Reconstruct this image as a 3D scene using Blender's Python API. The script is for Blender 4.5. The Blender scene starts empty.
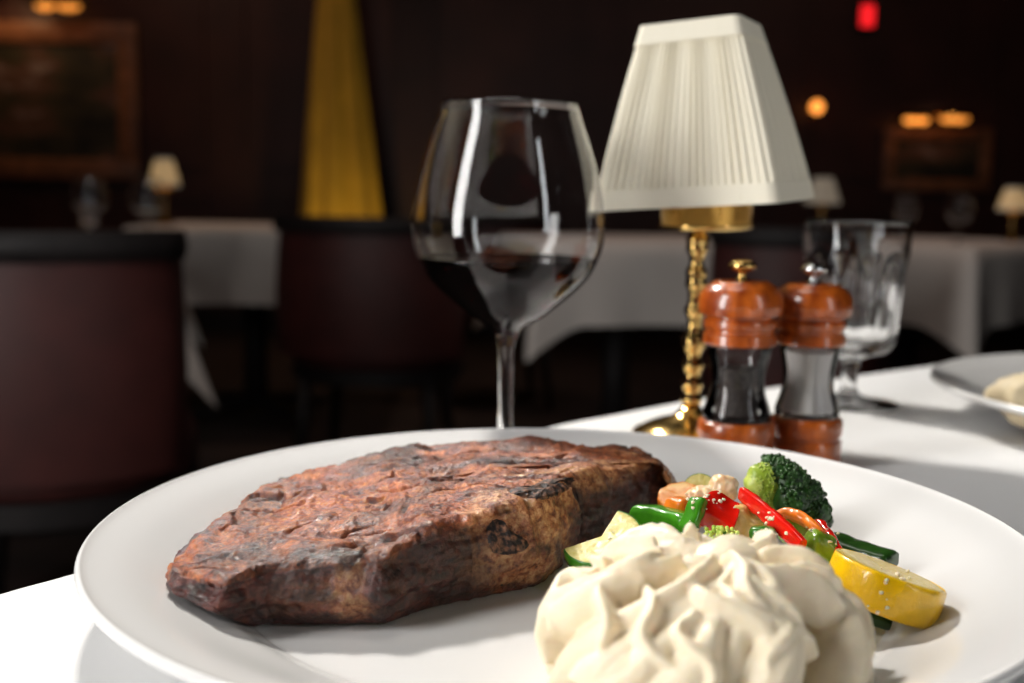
import bpy, bmesh, math, random
from mathutils import Vector, Matrix, noise, Euler
random.seed(7)
PI = math.pi
T = 0.75                       # height of the dining table's cloth
F = 1120.0
PITCH, ROLL = 0.1296, -0.017
CAMZ = T + 0.1337
SC = bpy.context.scene
COL = SC.collection

# ------------------------------------------------------------------ camera
cam_d = bpy.data.cameras.new('camera')
cam = bpy.data.objects.new('camera', cam_d)
COL.objects.link(cam)
cam.location = (0, 0, CAMZ)
RM = Matrix.Rotation(PI / 2 - PITCH, 4, 'X') @ Matrix.Rotation(-ROLL, 4, 'Z')
cam.rotation_euler = RM.to_euler()
cam_d.sensor_width = 36
cam_d.lens = F * 36 / 1024
cam_d.clip_start = 0.01
cam_d.dof.use_dof = True
cam_d.dof.focus_distance = 0.362
cam_d.dof.aperture_fstop = 8.0
cam_d.dof.aperture_blades = 0
SC.camera = cam
R3 = RM.to_3x3()

def ray(px, py):
    return R3 @ Vector(((px - 512) / F, -(py - 341.5) / F, -1.0))

def P(px, py, z):              # measured point on the horizontal plane at height z above the tabletop
    d = ray(px, py)
    t = (T + z - CAMZ) / d.z
    return Vector((0, 0, CAMZ)) + d * t

def Q(px, py, Y):              # measured point at distance Y into the room
    d = ray(px, py)
    return Vector((0, 0, CAMZ)) + d * (Y / d.y)

# ------------------------------------------------------------------ helpers
def make(name, verts, faces, mats, parent=None, loc=(0, 0, 0), rot=None, smooth=True, fm=None):
    me = bpy.data.meshes.new(name)
    me.from_pydata([tuple(v) for v in verts], [], faces)
    if not isinstance(mats, (list, tuple)):
        mats = [mats]
    for m in mats:
        me.materials.append(m)
    bm = bmesh.new(); bm.from_mesh(me)
    bmesh.ops.recalc_face_normals(bm, faces=bm.faces)
    bm.to_mesh(me); bm.free()
    if smooth:
        me.polygons.foreach_set('use_smooth', [True] * len(me.polygons))
    if fm:
        for p in me.polygons:
            p.material_index = fm[p.index]
    o = bpy.data.objects.new(name, me)
    COL.objects.link(o)
    o.location = loc
    if rot is not None:
        o.rotation_euler = rot
    if parent is not None:
        o.parent = parent
    return o

def tag(o, label=None, cat=None, group=None, kind=None):
    if label: o['label'] = label
    if cat: o['category'] = cat
    if group: o['group'] = group
    if kind: o['kind'] = kind
    return o

def thing(name, label, cat, loc=(0, 0, 0), rz=0.0, group=None):
    o = bpy.data.objects.new(name, None)
    COL.objects.link(o)
    o.empty_display_size = 0.02
    o.location = loc
    o.rotation_euler = (0, 0, rz)
    return tag(o, label, cat, group)

def dup(root, loc, rz, label, group=None):
    def cp(o, par):
        c = o.copy(); COL.objects.link(c)
        if par is not None: c.parent = par
        for ch in list(o.children):
            cp(ch, c)
        return c
    r = cp(root, None)
    r.location = loc; r.rotation_euler = (0, 0, rz)
    r['label'] = label
    if group: r['group'] = group
    return r

def sharp(o, deg=35):
    me = o.data
    bm = bmesh.new(); bm.from_mesh(me)
    for e in bm.edges:
        if len(e.link_faces) == 2 and e.calc_face_angle(0) > math.radians(deg):
            e.smooth = False
    bm.to_mesh(me); bm.free()
    return o

class MB:
    def __init__(s): s.v = []; s.f = []
    def add(s, verts, faces, M=None):
        b = len(s.v)
        s.v += [(M @ Vector(v)) if M is not None else Vector(v) for v in verts]
        s.f += [tuple(i + b for i in f) for f in faces]
        return s
    def build(s, name, mats, parent=None, loc=(0, 0, 0), rot=None, smooth=True, sh=35):
        o = make(name, s.v, s.f, mats, parent, loc, rot, smooth)
        if smooth and sh: sharp(o, sh)
        return o

def lathe(prof, n=64, mod=None, closed=False):
    """prof: [(r, z)...] bottom to top; mod(theta, r, z, i) -> r. ends with r<=1e-6 are poles"""
    V = []; Fc = []; rings = []
    for i, (r, z) in enumerate(prof):
        if r <= 1e-6:
            rings.append([len(V)]); V.append((0, 0, z)); continue
        ring = []
        for k in range(n):
            th = 2 * PI * k / n
            rr = mod(th, r, z, i) if mod else r
            ring.append(len(V)); V.append((rr * math.cos(th), rr * math.sin(th), z))
        rings.append(ring)
    pairs = list(zip(rings[:-1], rings[1:]))
    if closed: pairs.append((rings[-1], rings[0]))
    for a, b in pairs:
        if len(a) == 1 and len(b) == 1: continue
        for k in range(n):
            k2 = (k + 1) % n
            if len(a) == 1: Fc.append((a[0], b[k2], b[k]))
            elif len(b) == 1: Fc.append((a[k], a[k2], b[0]))
            else: Fc.append((a[k], a[k2], b[k2], b[k]))
    return V, Fc

def smooth_prof(pts, n=6):
    """Catmull-Rom through profile points"""
    out = []
    m = len(pts)
    for i in range(m - 1):
        p0 = pts[max(i - 1, 0)]; p1 = pts[i]; p2 = pts[i + 1]; p3 = pts[min(i + 2, m - 1)]
        for k in range(n):
            t = k / n
            out.append(tuple(0.5 * (2 * b + (c - a) * t + (2 * a - 5 * b + 4 * c - d) * t * t + (3 * b - a - 3 * c + d) * t ** 3)
                             for a, b, c, d in zip(p0, p1, p2, p3)))
    out.append(tuple(pts[-1]))
    return [(max(q[0], 0.0),) + q[1:] if len(q) == 2 else q for q in out]

def spline(pts, n=8):
    return [Vector(p) for p in smooth3([tuple(p) for p in pts], n)]

def smooth3(pts, n):
    out = []; m = len(pts)
    for i in range(m - 1):
        p0 = pts[max(i - 1, 0)]; p1 = pts[i]; p2 = pts[i + 1]; p3 = pts[min(i + 2, m - 1)]
        for k in range(n):
            t = k / n
            out.append(tuple(0.5 * (2 * b + (c - a) * t + (2 * a - 5 * b + 4 * c - d) * t * t + (3 * b - a - 3 * c + d) * t ** 3)
                             for a, b, c, d in zip(p0, p1, p2, p3)))
    out.append(pts[-1])
    return out

def closed_spline(pts, n):
    """n points evenly spaced by arc length on a closed Catmull-Rom curve"""
    m = len(pts); dense = []
    for i in range(m):
        p0, p1, p2, p3 = pts[i - 1], pts[i], pts[(i + 1) % m], pts[(i + 2) % m]
        for k in range(24):
            t = k / 24
            dense.append(Vector([0.5 * (2 * b + (c - a) * t + (2 * a - 5 * b + 4 * c - d) * t * t + (3 * b - a - 3 * c + d) * t ** 3)
                                 for a, b, c, d in zip(p0, p1, p2, p3)]))
    dense.append(dense[0].copy())
    L = [0.0]
    for a, b in zip(dense[:-1], dense[1:]): L.append(L[-1] + (b - a).length)
    out = []; j = 0
    for k in range(n):
        s = L[-1] * k / n
        while L[j + 1] < s: j += 1
        f = (s - L[j]) / max(L[j + 1] - L[j], 1e-9)
        out.append(dense[j].lerp(dense[j + 1], f))
    return out

def tube(path, rad, n=12, up=None, cap=True, sect=None):
    """tube along a path of Vectors; rad = number, list or list of (a, b); sect(phi) -> radial factor"""
    path = [Vector(p) for p in path]
    V = []; Fc = []; m = len(path)
    N = None; rings = []
    for i, p in enumerate(path):
        t = (path[min(i + 1, m - 1)] - path[max(i - 1, 0)]).normalized()
        if N is None:
            u = Vector(up) if up is not None else (Vector((0, 0, 1)) if abs(t.z) < 0.9 else Vector((1, 0, 0)))
            N = (u - t * u.dot(t)).normalized()
        else:
            N = (N - t * N.dot(t)).normalized()
        B = t.cross(N)
        r = rad[i] if isinstance(rad, (list, tuple)) else rad
        a, b = r if isinstance(r, (list, tuple)) else (r, r)
        ring = []
        for k in range(n):
            ph = 2 * PI * k / n
            f = sect(ph) if sect else 1.0
            ring.append(len(V)); V.append(p + N * (a * f * math.cos(ph)) + B * (b * f * math.sin(ph)))
        rings.append(ring)
    for a, b in zip(rings[:-1], rings[1:]):
        for k in range(n):
            Fc.append((a[k], a[(k + 1) % n], b[(k + 1) % n], b[k]))
    if cap:
        Fc.append(tuple(reversed(rings[0]))); Fc.append(tuple(rings[-1]))
    return V, Fc

def box(x0, x1, y0, y1, z0, z1, bev=0.0):
    bm = bmesh.new()
    bmesh.ops.create_cube(bm, size=1)
    bmesh.ops.transform(bm, matrix=Matrix.Translation(((x0 + x1) / 2, (y0 + y1) / 2, (z0 + z1) / 2)) @ Matrix.Diagonal((x1 - x0, y1 - y0, z1 - z0, 1)), verts=bm.verts)
    if bev: bmesh.ops.bevel(bm, geom=bm.edges[:], offset=bev, segments=2, affect='EDGES', profile=0.5)
    V = [v.co.copy() for v in bm.verts]; bm.verts.index_update()
    Fc = [tuple(v.index for v in f.verts) for f in bm.faces]
    bm.free()
    return V, Fc

def blob(a, b, c, sub=3, e=1.0, amp=0.0, freq=200.0, seed=0.0):
    """rounded lump: superellipsoid-like icosphere (e<1 boxier) with noise"""
    bm = bmesh.new()
    bmesh.ops.create_icosphere(bm, subdivisions=sub, radius=1)
    V = []
    for v in bm.verts:
        q = v.co
        q2 = Vector([math.copysign(abs(k) ** e, k) for k in q])
        s = 1 + (amp * noise.fractal(Vector((q2.x * a, q2.y * b, q2.z * c)) * freq + Vector((seed, seed * 2, 0)), 1, 2, 3) if amp else 0)
        V.append(Vector((q2.x * a * s, q2.y * b * s, q2.z * c * s)))
    bm.verts.index_update()
    Fc = [tuple(v.index for v in f.verts) for f in bm.faces]
    bm.free()
    return V, Fc

def frame_from(n, u):
    """rotation whose Z is n and X lies towards u"""
    n = Vector(n).normalized(); u = Vector(u)
    x = (u - n * u.dot(n)).normalized(); y = n.cross(x)
    return Matrix((x, y, n)).transposed()

# ------------------------------------------------------------------ materials
def new_mat(name):
    m = bpy.data.materials.new(name); m.use_nodes = True
    nt = m.node_tree
    return m, nt, nt.nodes['Principled BSDF']

def setp(b, **k):
    for key, v in k.items():
        b.inputs[key.replace('_', ' ')].default_value = v

def rgb(r, g, b):              # 0-255 sRGB -> linear
    f = lambda c: (c / 255 / 12.92) if c <= 10 else ((c / 255 + 0.055) / 1.055) ** 2.4
    return (f(r), f(g), f(b), 1)

def mat(name, col, rough=0.5, metal=0.0, var=0.0, vscale=8.0, bump=0.0, bscale=200.0, coat=0.0, sss=0.0, sss_r=(1, .5, .3), sss_s=0.003, spec=0.5, emit=None, es=0.0, trans=0.0, ior=1.45, sheen=0.0):
    m, nt, b = new_mat(name)
    setp(b, Base_Color=col, Roughness=rough, Metallic=metal, IOR=ior)
    b.inputs['Specular IOR Level'].default_value = spec
    b.inputs['Coat Weight'].default_value = coat
    b.inputs['Transmission Weight'].default_value = trans
    b.inputs['Sheen Weight'].default_value = sheen
    if sss:
        b.inputs['Subsurface Weight'].default_value = sss
        b.inputs['Subsurface Radius'].default_value = sss_r
        b.inputs['Subsurface Scale'].default_value = sss_s
    if emit:
        b.inputs['Emission Color'].default_value = emit
        b.inputs['Emission Strength'].default_value = es
    tc = nt.nodes.new('ShaderNodeTexCoord')
    if var:
        n = nt.nodes.new('ShaderNodeTexNoise'); n.inputs['Scale'].default_value = vscale; n.inputs['Detail'].default_value = 6
        r = nt.nodes.new('ShaderNodeValToRGB')
        r.color_ramp.elements[0].position = 0.3; r.color_ramp.elements[1].position = 0.7
        r.color_ramp.elements[0].color = tuple(c * (1 - var) for c in col[:3]) + (1,)
        r.color_ramp.elements[1].color = tuple(min(1, c * (1 + var)) for c in col[:3]) + (1,)
        nt.links.new(tc.outputs['Object'], n.inputs['Vector'])
        nt.links.new(n.outputs['Fac'], r.inputs['Fac'])
        nt.links.new(r.outputs['Color'], b.inputs['Base Color'])
    if bump:
        n = nt.nodes.new('ShaderNodeTexNoise'); n.inputs['Scale'].default_value = bscale; n.inputs['Detail'].default_value = 4
        bp = nt.nodes.new('ShaderNodeBump'); bp.inputs['Strength'].default_value = 1.0; bp.inputs['Distance'].default_value = bump
        nt.links.new(tc.outputs['Object'], n.inputs['Vector'])
        nt.links.new(n.outputs['Fac'], bp.inputs['Height'])
        nt.links.new(bp.outputs['Normal'], b.inputs['Normal'])
    return m

def two_tone(name, c1, c2, scale, rough=0.4, lo=0.4, hi=0.6, bump=0.0, stretch=(1, 1, 1), coat=0.0, sss=0.0, detail=6, sss_s=0.003):
    m, nt, b = new_mat(name)
    setp(b, Roughness=rough); b.inputs['Coat Weight'].default_value = coat
    if sss:
        b.inputs['Subsurface Weight'].default_value = sss; b.inputs['Subsurface Scale'].default_value = sss_s
        b.inputs['Subsurface Radius'].default_value = (1, .6, .3)
    tc = nt.nodes.new('ShaderNodeTexCoord'); mp = nt.nodes.new('ShaderNodeMapping')
    mp.inputs['Scale'].default_value = stretch
    n = nt.nodes.new('ShaderNodeTexNoise'); n.inputs['Scale'].default_value = scale; n.inputs['Detail'].default_value = detail
    r = nt.nodes.new('ShaderNodeValToRGB')
    r.color_ramp.elements[0].position = lo; r.color_ramp.elements[1].position = hi
    r.color_ramp.elements[0].color = c1; r.color_ramp.elements[1].color = c2
    L = nt.links.new
    L(tc.outputs['Object'], mp.inputs['Vector']); L(mp.outputs['Vector'], n.inputs['Vector'])
    L(n.outputs['Fac'], r.inputs['Fac']); L(r.outputs['Color'], b.inputs['Base Color'])
    if bump:
        bp = nt.nodes.new('ShaderNodeBump'); bp.inputs['Distance'].default_value = bump
        L(n.outputs['Fac'], bp.inputs['Height']); L(bp.outputs['Normal'], b.inputs['Normal'])
    return m

def glass(name, col=(1, 1, 1, 1), rough=0.0, ior=1.45):
    m, nt, b = new_mat(name)
    setp(b, Base_Color=col, Roughness=rough, IOR=ior)
    b.inputs['Transmission Weight'].default_value = 1.0
    return m

def cloth_mat(name, col):
    m, nt, b = new_mat(name)
    setp(b, Base_Color=col, Roughness=0.85); b.inputs['Specular IOR Level'].default_value = 0.15
    tc = nt.nodes.new('ShaderNodeTexCoord')
    w1 = nt.nodes.new('ShaderNodeTexWave'); w1.inputs['Scale'].default_value = 420; w1.bands_direction = 'X'
    w2 = nt.nodes.new('ShaderNodeTexWave'); w2.inputs['Scale'].default_value = 420; w2.bands_direction = 'Y'
    mx = nt.nodes.new('ShaderNodeMath'); mx.operation = 'ADD'
    bp = nt.nodes.new('ShaderNodeBump'); bp.inputs['Distance'].default_value = 0.00006
    L = nt.links.new
    L(tc.outputs['Object'], w1.inputs['Vector']); L(tc.outputs['Object'], w2.inputs['Vector'])
    L(w1.outputs['Fac'], mx.inputs[0]); L(w2.outputs['Fac'], mx.inputs[1])
    L(mx.outputs[0], bp.inputs['Height']); L(bp.outputs['Normal'], b.inputs['Normal'])
    return m

M_cloth = cloth_mat('white_linen', (0.80, 0.80, 0.80, 1))
M_plate = mat('white_porcelain', (0.74, 0.735, 0.73, 1), rough=0.16, spec=0.5)
M_glass = glass('clear_glass')
M_brass = mat('polished_brass', (0.72, 0.47, 0.16, 1), rough=0.16, metal=1.0)
M_silver = mat('polished_steel', (0.75, 0.75, 0.76, 1), rough=0.14, metal=1.0)
M_shade = mat('cream_shade_fabric', (0.80, 0.75, 0.62, 1), rough=0.85, spec=0.1, bump=0.00008, bscale=900)
M_band = mat('cream_shade_band', (0.82, 0.77, 0.64, 1), rough=0.8, spec=0.1)
M_wallwood = mat('dark_wall_panelling', (0.050, 0.015, 0.010, 1), rough=0.5, var=0.3, vscale=3)
M_floor = mat('dark_carpet', (0.016, 0.008, 0.006, 1), rough=0.95, var=0.5, vscale=6)
M_ceil = mat('dark_ceiling', (0.012, 0.008, 0.007, 1), rough=0.9)
M_trim = mat('dark_wood_trim', (0.012, 0.006, 0.004, 1), rough=0.4)
M_darkwood = mat('dark_stained_wood', (0.008, 0.005, 0.005, 1), rough=0.6, var=0.3, vscale=30)
M_leather = mat('maroon_leather', (0.055, 0.012, 0.010, 1), rough=0.55, var=0.2, vscale=12, bump=0.0004, bscale=300)

# ------------------------------------------------------------------ room
def quad_box(name, x0, x1, y0, y1, z0, z1, m, kind='structure'):
    o = make(name, *box(x0, x1, y0, y1, z0, z1), m, smooth=False)
    return tag(o, kind=kind)

RX0, RX1, RY0, RY1, RH = -4.2, 5.2, -3.2, 7.0, 3.0
quad_box('floor', RX0 - .1, RX1 + .1, RY0 - .1, RY1 + .1, -0.1, 0.0, M_floor)
quad_box('ceiling', RX0 - .1, RX1 + .1, RY0 - .1, RY1 + .1, RH, RH + .1, M_ceil)
def panel_wall(name, x0, x1, y, mt):
    mb = MB().add(*box(x0, x1, y, y + .1, 0, RH))
    x = x0 + 0.2
    while x < x1 - 1.0:
        for z0, z1 in ((0.16, 0.86), (1.02, 2.75)):
            mb.add(*box(x, x + 0.045, y - .018, y, z0, z1)); mb.add(*box(x + .9, x + .945, y - .018, y, z0, z1))
            mb.add(*box(x + .045, x + .9, y - .018, y, z0, z0 + .045)); mb.add(*box(x + .045, x + .9, y - .018, y, z1 - .045, z1))
        x += 1.15
    return tag(mb.build(name, mt, smooth=False), kind='structure')
panel_wall('wall_back', RX0, RX1, RY1, M_wallwood)
quad_box('wall_left', RX0 - .1, RX0, RY0, RY1, 0, RH, M_wallwood)
quad_box('wall_right', RX1, RX1 + .1, RY0, RY1, 0, RH, M_wallwood)
quad_box('wall_front', RX0, RX1, RY0 - .1, RY0, 0, RH, M_wallwood)
quad_box('baseboard_back', RX0, RX1, RY1 - .02, RY1, 0, 0.14, M_trim)

# ------------------------------------------------------------------ foreground table + cloth
edge_px = [(-150, 632), (0, 591), (75, 570.5), (200, 532), (320, 495), (430, 461), (545, 427), (612, 414), (681, 401), (770, 387), (863, 374), (930, 365), (1020, 353)]
edge = [P(x, y, 0.0) for x, y in edge_px]
pts2 = [(e.x, e.y) for e in edge]
e0 = pts2[0]
d0 = Vector((pts2[1][0] - pts2[3][0], pts2[1][1] - pts2[3][1])).normalized()
ext = [(pts2[1][0] + d0.x * k, pts2[1][1] + d0.y * k) for k in (.42, .30, .20, .10)]
ring2 = [(0.40, -0.30), (0.05, -0.32), (-.26, -.20)] + ext + pts2[1:] + [(0.78, 1.06), (1.08, 0.98), (1.22, 0.62), (1.10, 0.12), (0.70, -0.22)]
outline = closed_spline([Vector((a, b, 0)) for a, b in ring2], 420)
cen = Vector((0.35, 0.42, 0))
def table_cloth_mesh():
    V = []; Fc = []; n = len(outline); rings = []
    def add(fn):
        ids = []
        for k, p in enumerate(outline):
            ids.append(len(V)); V.append(fn(k, p))
        rings.append(ids)
    nrm = []
    for k in range(n):
        t = outline[(k + 1) % n] - outline[k - 1]
        q = Vector((t.y, -t.x, 0)).normalized()
        if q.dot(outline[k] - cen) < 0: q = -q
        nrm.append(q)
    for f in (0.1, 0.25, 0.4, 0.55, 0.7, 0.8, 0.88, 0.94, 0.98):
        add(lambda k, p, f=f: Vector((cen.x + (p.x - cen.x) * f, cen.y + (p.y - cen.y) * f, T)))
    for a in (0.0, 0.35, 0.7, 1.05, 1.4, PI / 2):
        add(lambda k, p, a=a: Vector((p.x, p.y, T - 0.005)) + nrm[k] * (0.005 * math.sin(a) - 0.004) + Vector((0, 0, 0.005 * math.cos(a))))
    for dz in (0.02, 0.05, 0.09, 0.14, 0.19, 0.24, 0.28):
        def fn(k, p, dz=dz):
            s = k / n
            w = 0.5 + 0.5 * math.sin(2 * PI * s * 26 + 2.2 * math.sin(2 * PI * s * 5))
            return Vector((p.x, p.y, T - 0.005 - dz)) + nrm[k] * (0.001 + 0.055 * (dz / 0.28) ** 1.2 * w)
        add(fn)
    for a, b in zip(rings[:-1], rings[1:]):
        for k in range(n):
            Fc.append((a[k], a[(k + 1) % n], b[(k + 1) % n], b[k]))
    c = len(V); V.append(Vector((cen.x, cen.y, T)))
    for k in range(n): Fc.append((c, rings[0][k], rings[0][(k + 1) % n]))
    return V, Fc
tc_o = make('tablecloth', *table_cloth_mesh(), M_cloth)
tag(tc_o, 'white tablecloth under the big steak plate, bright in the near left corner', 'tablecloth')
tb = thing('dining_table', 'table under the white cloth that carries the steak plate and brass lamp', 'table', (cen.x, cen.y, 0))
mb = MB(); n = len(outline)
top_v = []; 
for z in (T - 0.032, T - 0.0035):
    for p in outline: top_v.append(Vector(((p.x - cen.x) * 0.975, (p.y - cen.y) * 0.975, z)))
top_f = [tuple(range(n)), tuple(range(n, 2 * n))] + [(k, (k + 1) % n, n + (k + 1) % n, n + k) for k in range(n)]
make('table_top', top_v, top_f, M_darkwood, tb, smooth=False)
V, Fc = lathe([(0, .04), (.06, .04), (.055, .2), (.045, .4), (.07, .62), (.16, T - .034), (0, T - .034)], 32); make('pedestal', V, Fc, M_darkwood, tb)
V, Fc = lathe([(0, 0.001), (.30, 0.001), (.30, .02), (.12, .05), (0, .05)], 40); make('base', V, Fc, M_darkwood, tb)

# ------------------------------------------------------------------ dinner plates
PC = Vector((0.0182, 0.3702, T))
def plate_profile(R, h, well):
    return smooth_prof([(0.0001, .0052), (well * .5, .0052), (well * .93, .0054), (well, .0064), (well * 1.06, .0098), (well * 1.16, .0140),
            (R * .90, h - .0042), (R * .975, h - .0010), (R * .992, h), (R, h - .0016), (R * .992, h - .0036), (R * .96, h - .0056), (R * .86, h - .0105), (well * 1.06, .0060), (well * .98, .0028), (well * .93, .0008), (well * .88, .0002), (well * .84, .0012), (0.0001, .0018)], 5)
V, Fc = lathe([(0.0, .0052)] + plate_profile(0.155, 0.024, 0.108)[1:-1] + [(0.0, .0018)], 160)
pl = make('dinner_plate', V, Fc, M_plate, loc=PC)
tag(pl, 'large white porcelain dinner plate carrying the steak and mashed potatoes', 'plate')
_pz = [(0, .0052), (.1004, .0054), (.108, .0064), (.1145, .0098), (.1253, .0140), (.1395, .0198), (.151, .0230), (.155, .0240)]
def plate_z(x, y):                 # height of the plate's upper face over the cloth
    r = math.hypot(x - PC.x, y - PC.y)
    for (a, za), (b_, zb_) in zip(_pz[:-1], _pz[1:]):
        if r <= b_: return za + (zb_ - za) * (r - a) / (b_ - a)
    return .024
PLZ = 0.0054                       # height of the well's floor over the cloth

# second plate at the right edge
PC2 = Vector((0.424, 0.655, T))
V, Fc = lathe([(0.0, .0052)] + plate_profile(0.165, 0.026, 0.112)[1:-1] + [(0.0, .0018)], 128)
pl2 = make('dinner_plate', V, Fc, M_plate, loc=PC2)
tag(pl2, 'shaded white plate with pale food, cut off by the right picture edge', 'plate')

# ------------------------------------------------------------------ steak
def build_steak():
    ZB = PLZ
    o_px = [(169, 592, .012), (182, 604, .008), (212, 621, .008), (255, 628, .008), (310, 630, .008), (360, 631, .008), (392, 626, .008), (430, 615, .008),
            (490, 602, .008), (540, 592, .008), (568, 577, .008), (580, 562, .008), (586, 540, .014), (610, 525, .016), (645, 505, .018), (671, 488, .02),
            (674, 462, .033), (655, 443, .034), (615, 438, .036), (560, 432, .036), (520, 428, .036), (470, 431, .034), (420, 436, .033), (355, 446, .031),
            (290, 463, .029), (262, 479, .027), (228, 499, .025), (198, 528, .022), (178, 558, .017)]
    def on_plate(x, y):
        z = .008
        for _ in range(8):
            q = P(x, y, z); z = .5 * z + .5 * (plate_z(q.x, q.y) + .0012)
        return P(x, y, z)
    out = [on_plate(x, y) if i < 12 else P(x, y, z) for i, (x, y, z) in enumerate(o_px)]
    for p in out: p.z = 0
    N = 760
    ol = closed_spline(out, N)
    c = Vector((0, 0, 0))
    for p in ol: c += p
    c /= N
    c += Vector((-0.004, 0.0, 0))
    # ragged outline
    for k, p in enumerate(ol):
        d = (p - c).normalized()
        ol[k] = p + d * (0.0020 * noise.noise(p * 80) + 0.0014 * noise.noise(p * 210) + .0005 * noise.noise(p * 600))
    zc = []
    for px, py, Y, z in ((196, 566, .335, .0225), (250, 572, .328, .0245), (330, 565, .335, .028), (345, 545, .345, .027), (430, 525, .345, .034), (510, 505, .36, .037), (590, 480, .385, .0375),
                         (640, 466, .41, .034), (674, 458, .43, .0315), (240, 530, .37, .024), (320, 505, .385, .028), (420, 480, .40, .033), (520, 470, .41, .035), (600, 455, .43, .034), (300, 468, .43, .026), (420, 445, .44, .031), (540, 440, .44, .034)):
        q = Q(px, py, Y); zc.append((q.x, q.y, z))
    def ztop(x, y):
        s = w = 0
        for a, b, z in zc:
            k = 1.0 / (((x - a) ** 2 + (y - b) ** 2) + 2.5e-5) ** 1.5
            s += k * z; w += k
        return s / w
    V = []; Fc = []; rings = []; side = []
    zt_edge = [ztop(p.x, p.y) for p in ol]
    Rr = [(p - c).length for p in ol]
    def ring(fn, sd):
        ids = []
        for k, p in enumerate(ol):
            ids.append(len(V)); V.append(fn(k, p)); side.append(sd)
        rings.append(ids)
    def flr(q):
        q.z = max(ZB, plate_z(q.x, q.y) + .0005) + .0004
        return q
    for f in (0.35, 0.7, 0.88):
        ring(lambda k, p, f=f: flr(Vector((c.x + (p.x - c.x) * f, c.y + (p.y - c.y) * f, 0))), 1.0)
    NS = 54
    for i in range(NS):
        s = i / (NS - 1)
        def fn(k, p, s=s):
            d = (p - c).normalized()
            ze = zt_edge[k] - 0.0028
            zb0 = max(ZB, plate_z(p.x + d.x * -.004, p.y + d.y * -.004) + .0006) + .0004
            ze = max(ze, zb0 + .006)
            und = -0.0045 * (1 - s) ** 2.2 - 0.0020 * s ** 3       # undercut at the foot
            bul = 0.0028 * math.sin(PI * min(1, s * 1.05))
            return Vector((p.x, p.y, 0)) + d * (und + bul - .0016) + Vector((0, 0, zb0 + (ze - zb0) * s))
        ring(fn, 1.0)
    NT = 150
    rr = 0.0050
    for i in range(1, NT):
        t = 1 - (i / NT)
        # concentrate rings near the edge
        tt = t ** 0.85
        def fn(k, p, tt=tt):
            q = c + (p + (p - c).normalized() * (-.0036) - c) * tt
            d = (1 - tt) * Rr[k]
            z = max(ztop(q.x, q.y), plate_z(q.x, q.y) + .0098)
            drop = 0.0028 * (1 - min(1, d / rr)) ** 2
            return Vector((q.x, q.y, z - drop))
        ring(fn, 0.0)
    for a, b in zip(rings[:-1], rings[1:]):
        for k in range(N):
            Fc.append((a[k], a[(k + 1) % N], b[(k + 1) % N], b[k]))
    b0 = len(V); V.append(Vector((c.x, c.y, ZB))); side.append(1.0)
    for k in range(N): Fc.append((b0, rings[0][(k + 1) % N], rings[0][k]))
    t0 = len(V); V.append(Vector((c.x, c.y, ztop(c.x, c.y)))); side.append(0.0)
    for k in range(N): Fc.append((t0, rings[-1][k], rings[-1][(k + 1) % N]))
    for v in V: v.z += T
    # ---- masks at measured places on the meat (3-D ellipsoids centred on its surface)
    from mathutils.bvhtree import BVHTree
    bvh0 = BVHTree.FromPolygons(V, Fc)
    def el(px, py, rx, ry, rz, w=1.0):
        h = bvh0.ray_cast(Vector((0, 0, CAMZ)), ray(px, py).normalized())
        q = h[0] if h[0] is not None else Q(px, py, .40)
        return (q, rx, ry, rz, w)
    glaze = [el(300, 512, .012, .016, .02, .9), el(335, 505, .014, .012, .02, 1), el(375, 495, .014, .009, .02, .8), el(250, 488, .012, .012, .02, .6), el(470, 487, .012, .007, .02, .9), el(480, 470, .010, .007, .02, .7),
             el(395, 473, .022, .005, .02, .6), el(370, 548, .010, .006, .006, .6), el(180, 562, .004, .012, .01, .9), el(295, 468, .02, .006, .02, .6), el(230, 510, .012, .01, .02, .5), el(410, 520, .012, .005, .01, .4)]
    fat = [el(540, 505, .010, .012, .008), el(556, 520, .006, .012, .010, .9), el(520, 505, .012, .007, .005, .9), el(500, 498, .009, .005, .006, .9), el(565, 492, .008, .007, .006), el(562, 542, .005, .012, .013, .8),
           el(590, 477, .012, .007, .005, 1.1), el(610, 471, .012, .006, .005, 1.1), el(632, 464, .012, .006, .005, 1.1), el(655, 459, .010, .005, .005, 1), el(540, 473, .018, .0035, .006, .9), el(575, 467, .014, .003, .006, .7), el(548, 506, .006, .008, .009, 1.1),
           el(500, 560, .010, .012, .010, .6), el(478, 515, .005, .008, .005, .8), el(520, 572, .013, .01, .006, .6), el(347, 582, .004, .012, .008, .55), el(352, 608, .006, .012, .004, .7),
           el(669, 472, .003, .01, .006, .9), el(555, 565, .008, .01, .006, .5), el(300, 602, .014, .012, .005, .15)]
    char_shade = [el(420, 447, .020, .0035, .012, .9), el(375, 452, .016, .003, .012, .9), el(338, 553, .010, .005, .005, 1.1), el(315, 560, .008, .004, .004, .7),
            el(440, 466, .016, .0022, .01, .7), el(340, 477, .018, .003, .01, .6), el(405, 508, .0012, .008, .006, 1.1), el(508, 462, .005, .004, .008, .7), el(590, 446, .0025, .0025, .004, .9),
            el(255, 612, .010, .01, .004, .6), el(270, 592, .006, .01, .0022, .6), el(305, 597, .005, .01, .0016, .7), el(440, 560, .020, .014, .0085, .8), el(410, 575, .014, .012, .009, .75), el(460, 580, .016, .012, .006, .7), el(390, 555, .010, .010, .006, .6), el(555, 590, .004, .01, .003, 1),
            el(270, 502, .012, .003, .006, .5), el(240, 560, .012, .008, .006, .4), el(560, 555, .0015, .01, .010, .7), el(600, 515, .012, .02, .012, .55), el(630, 500, .014, .02, .010, .55)]  # last two paint the shade of the right end face into the mask
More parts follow.
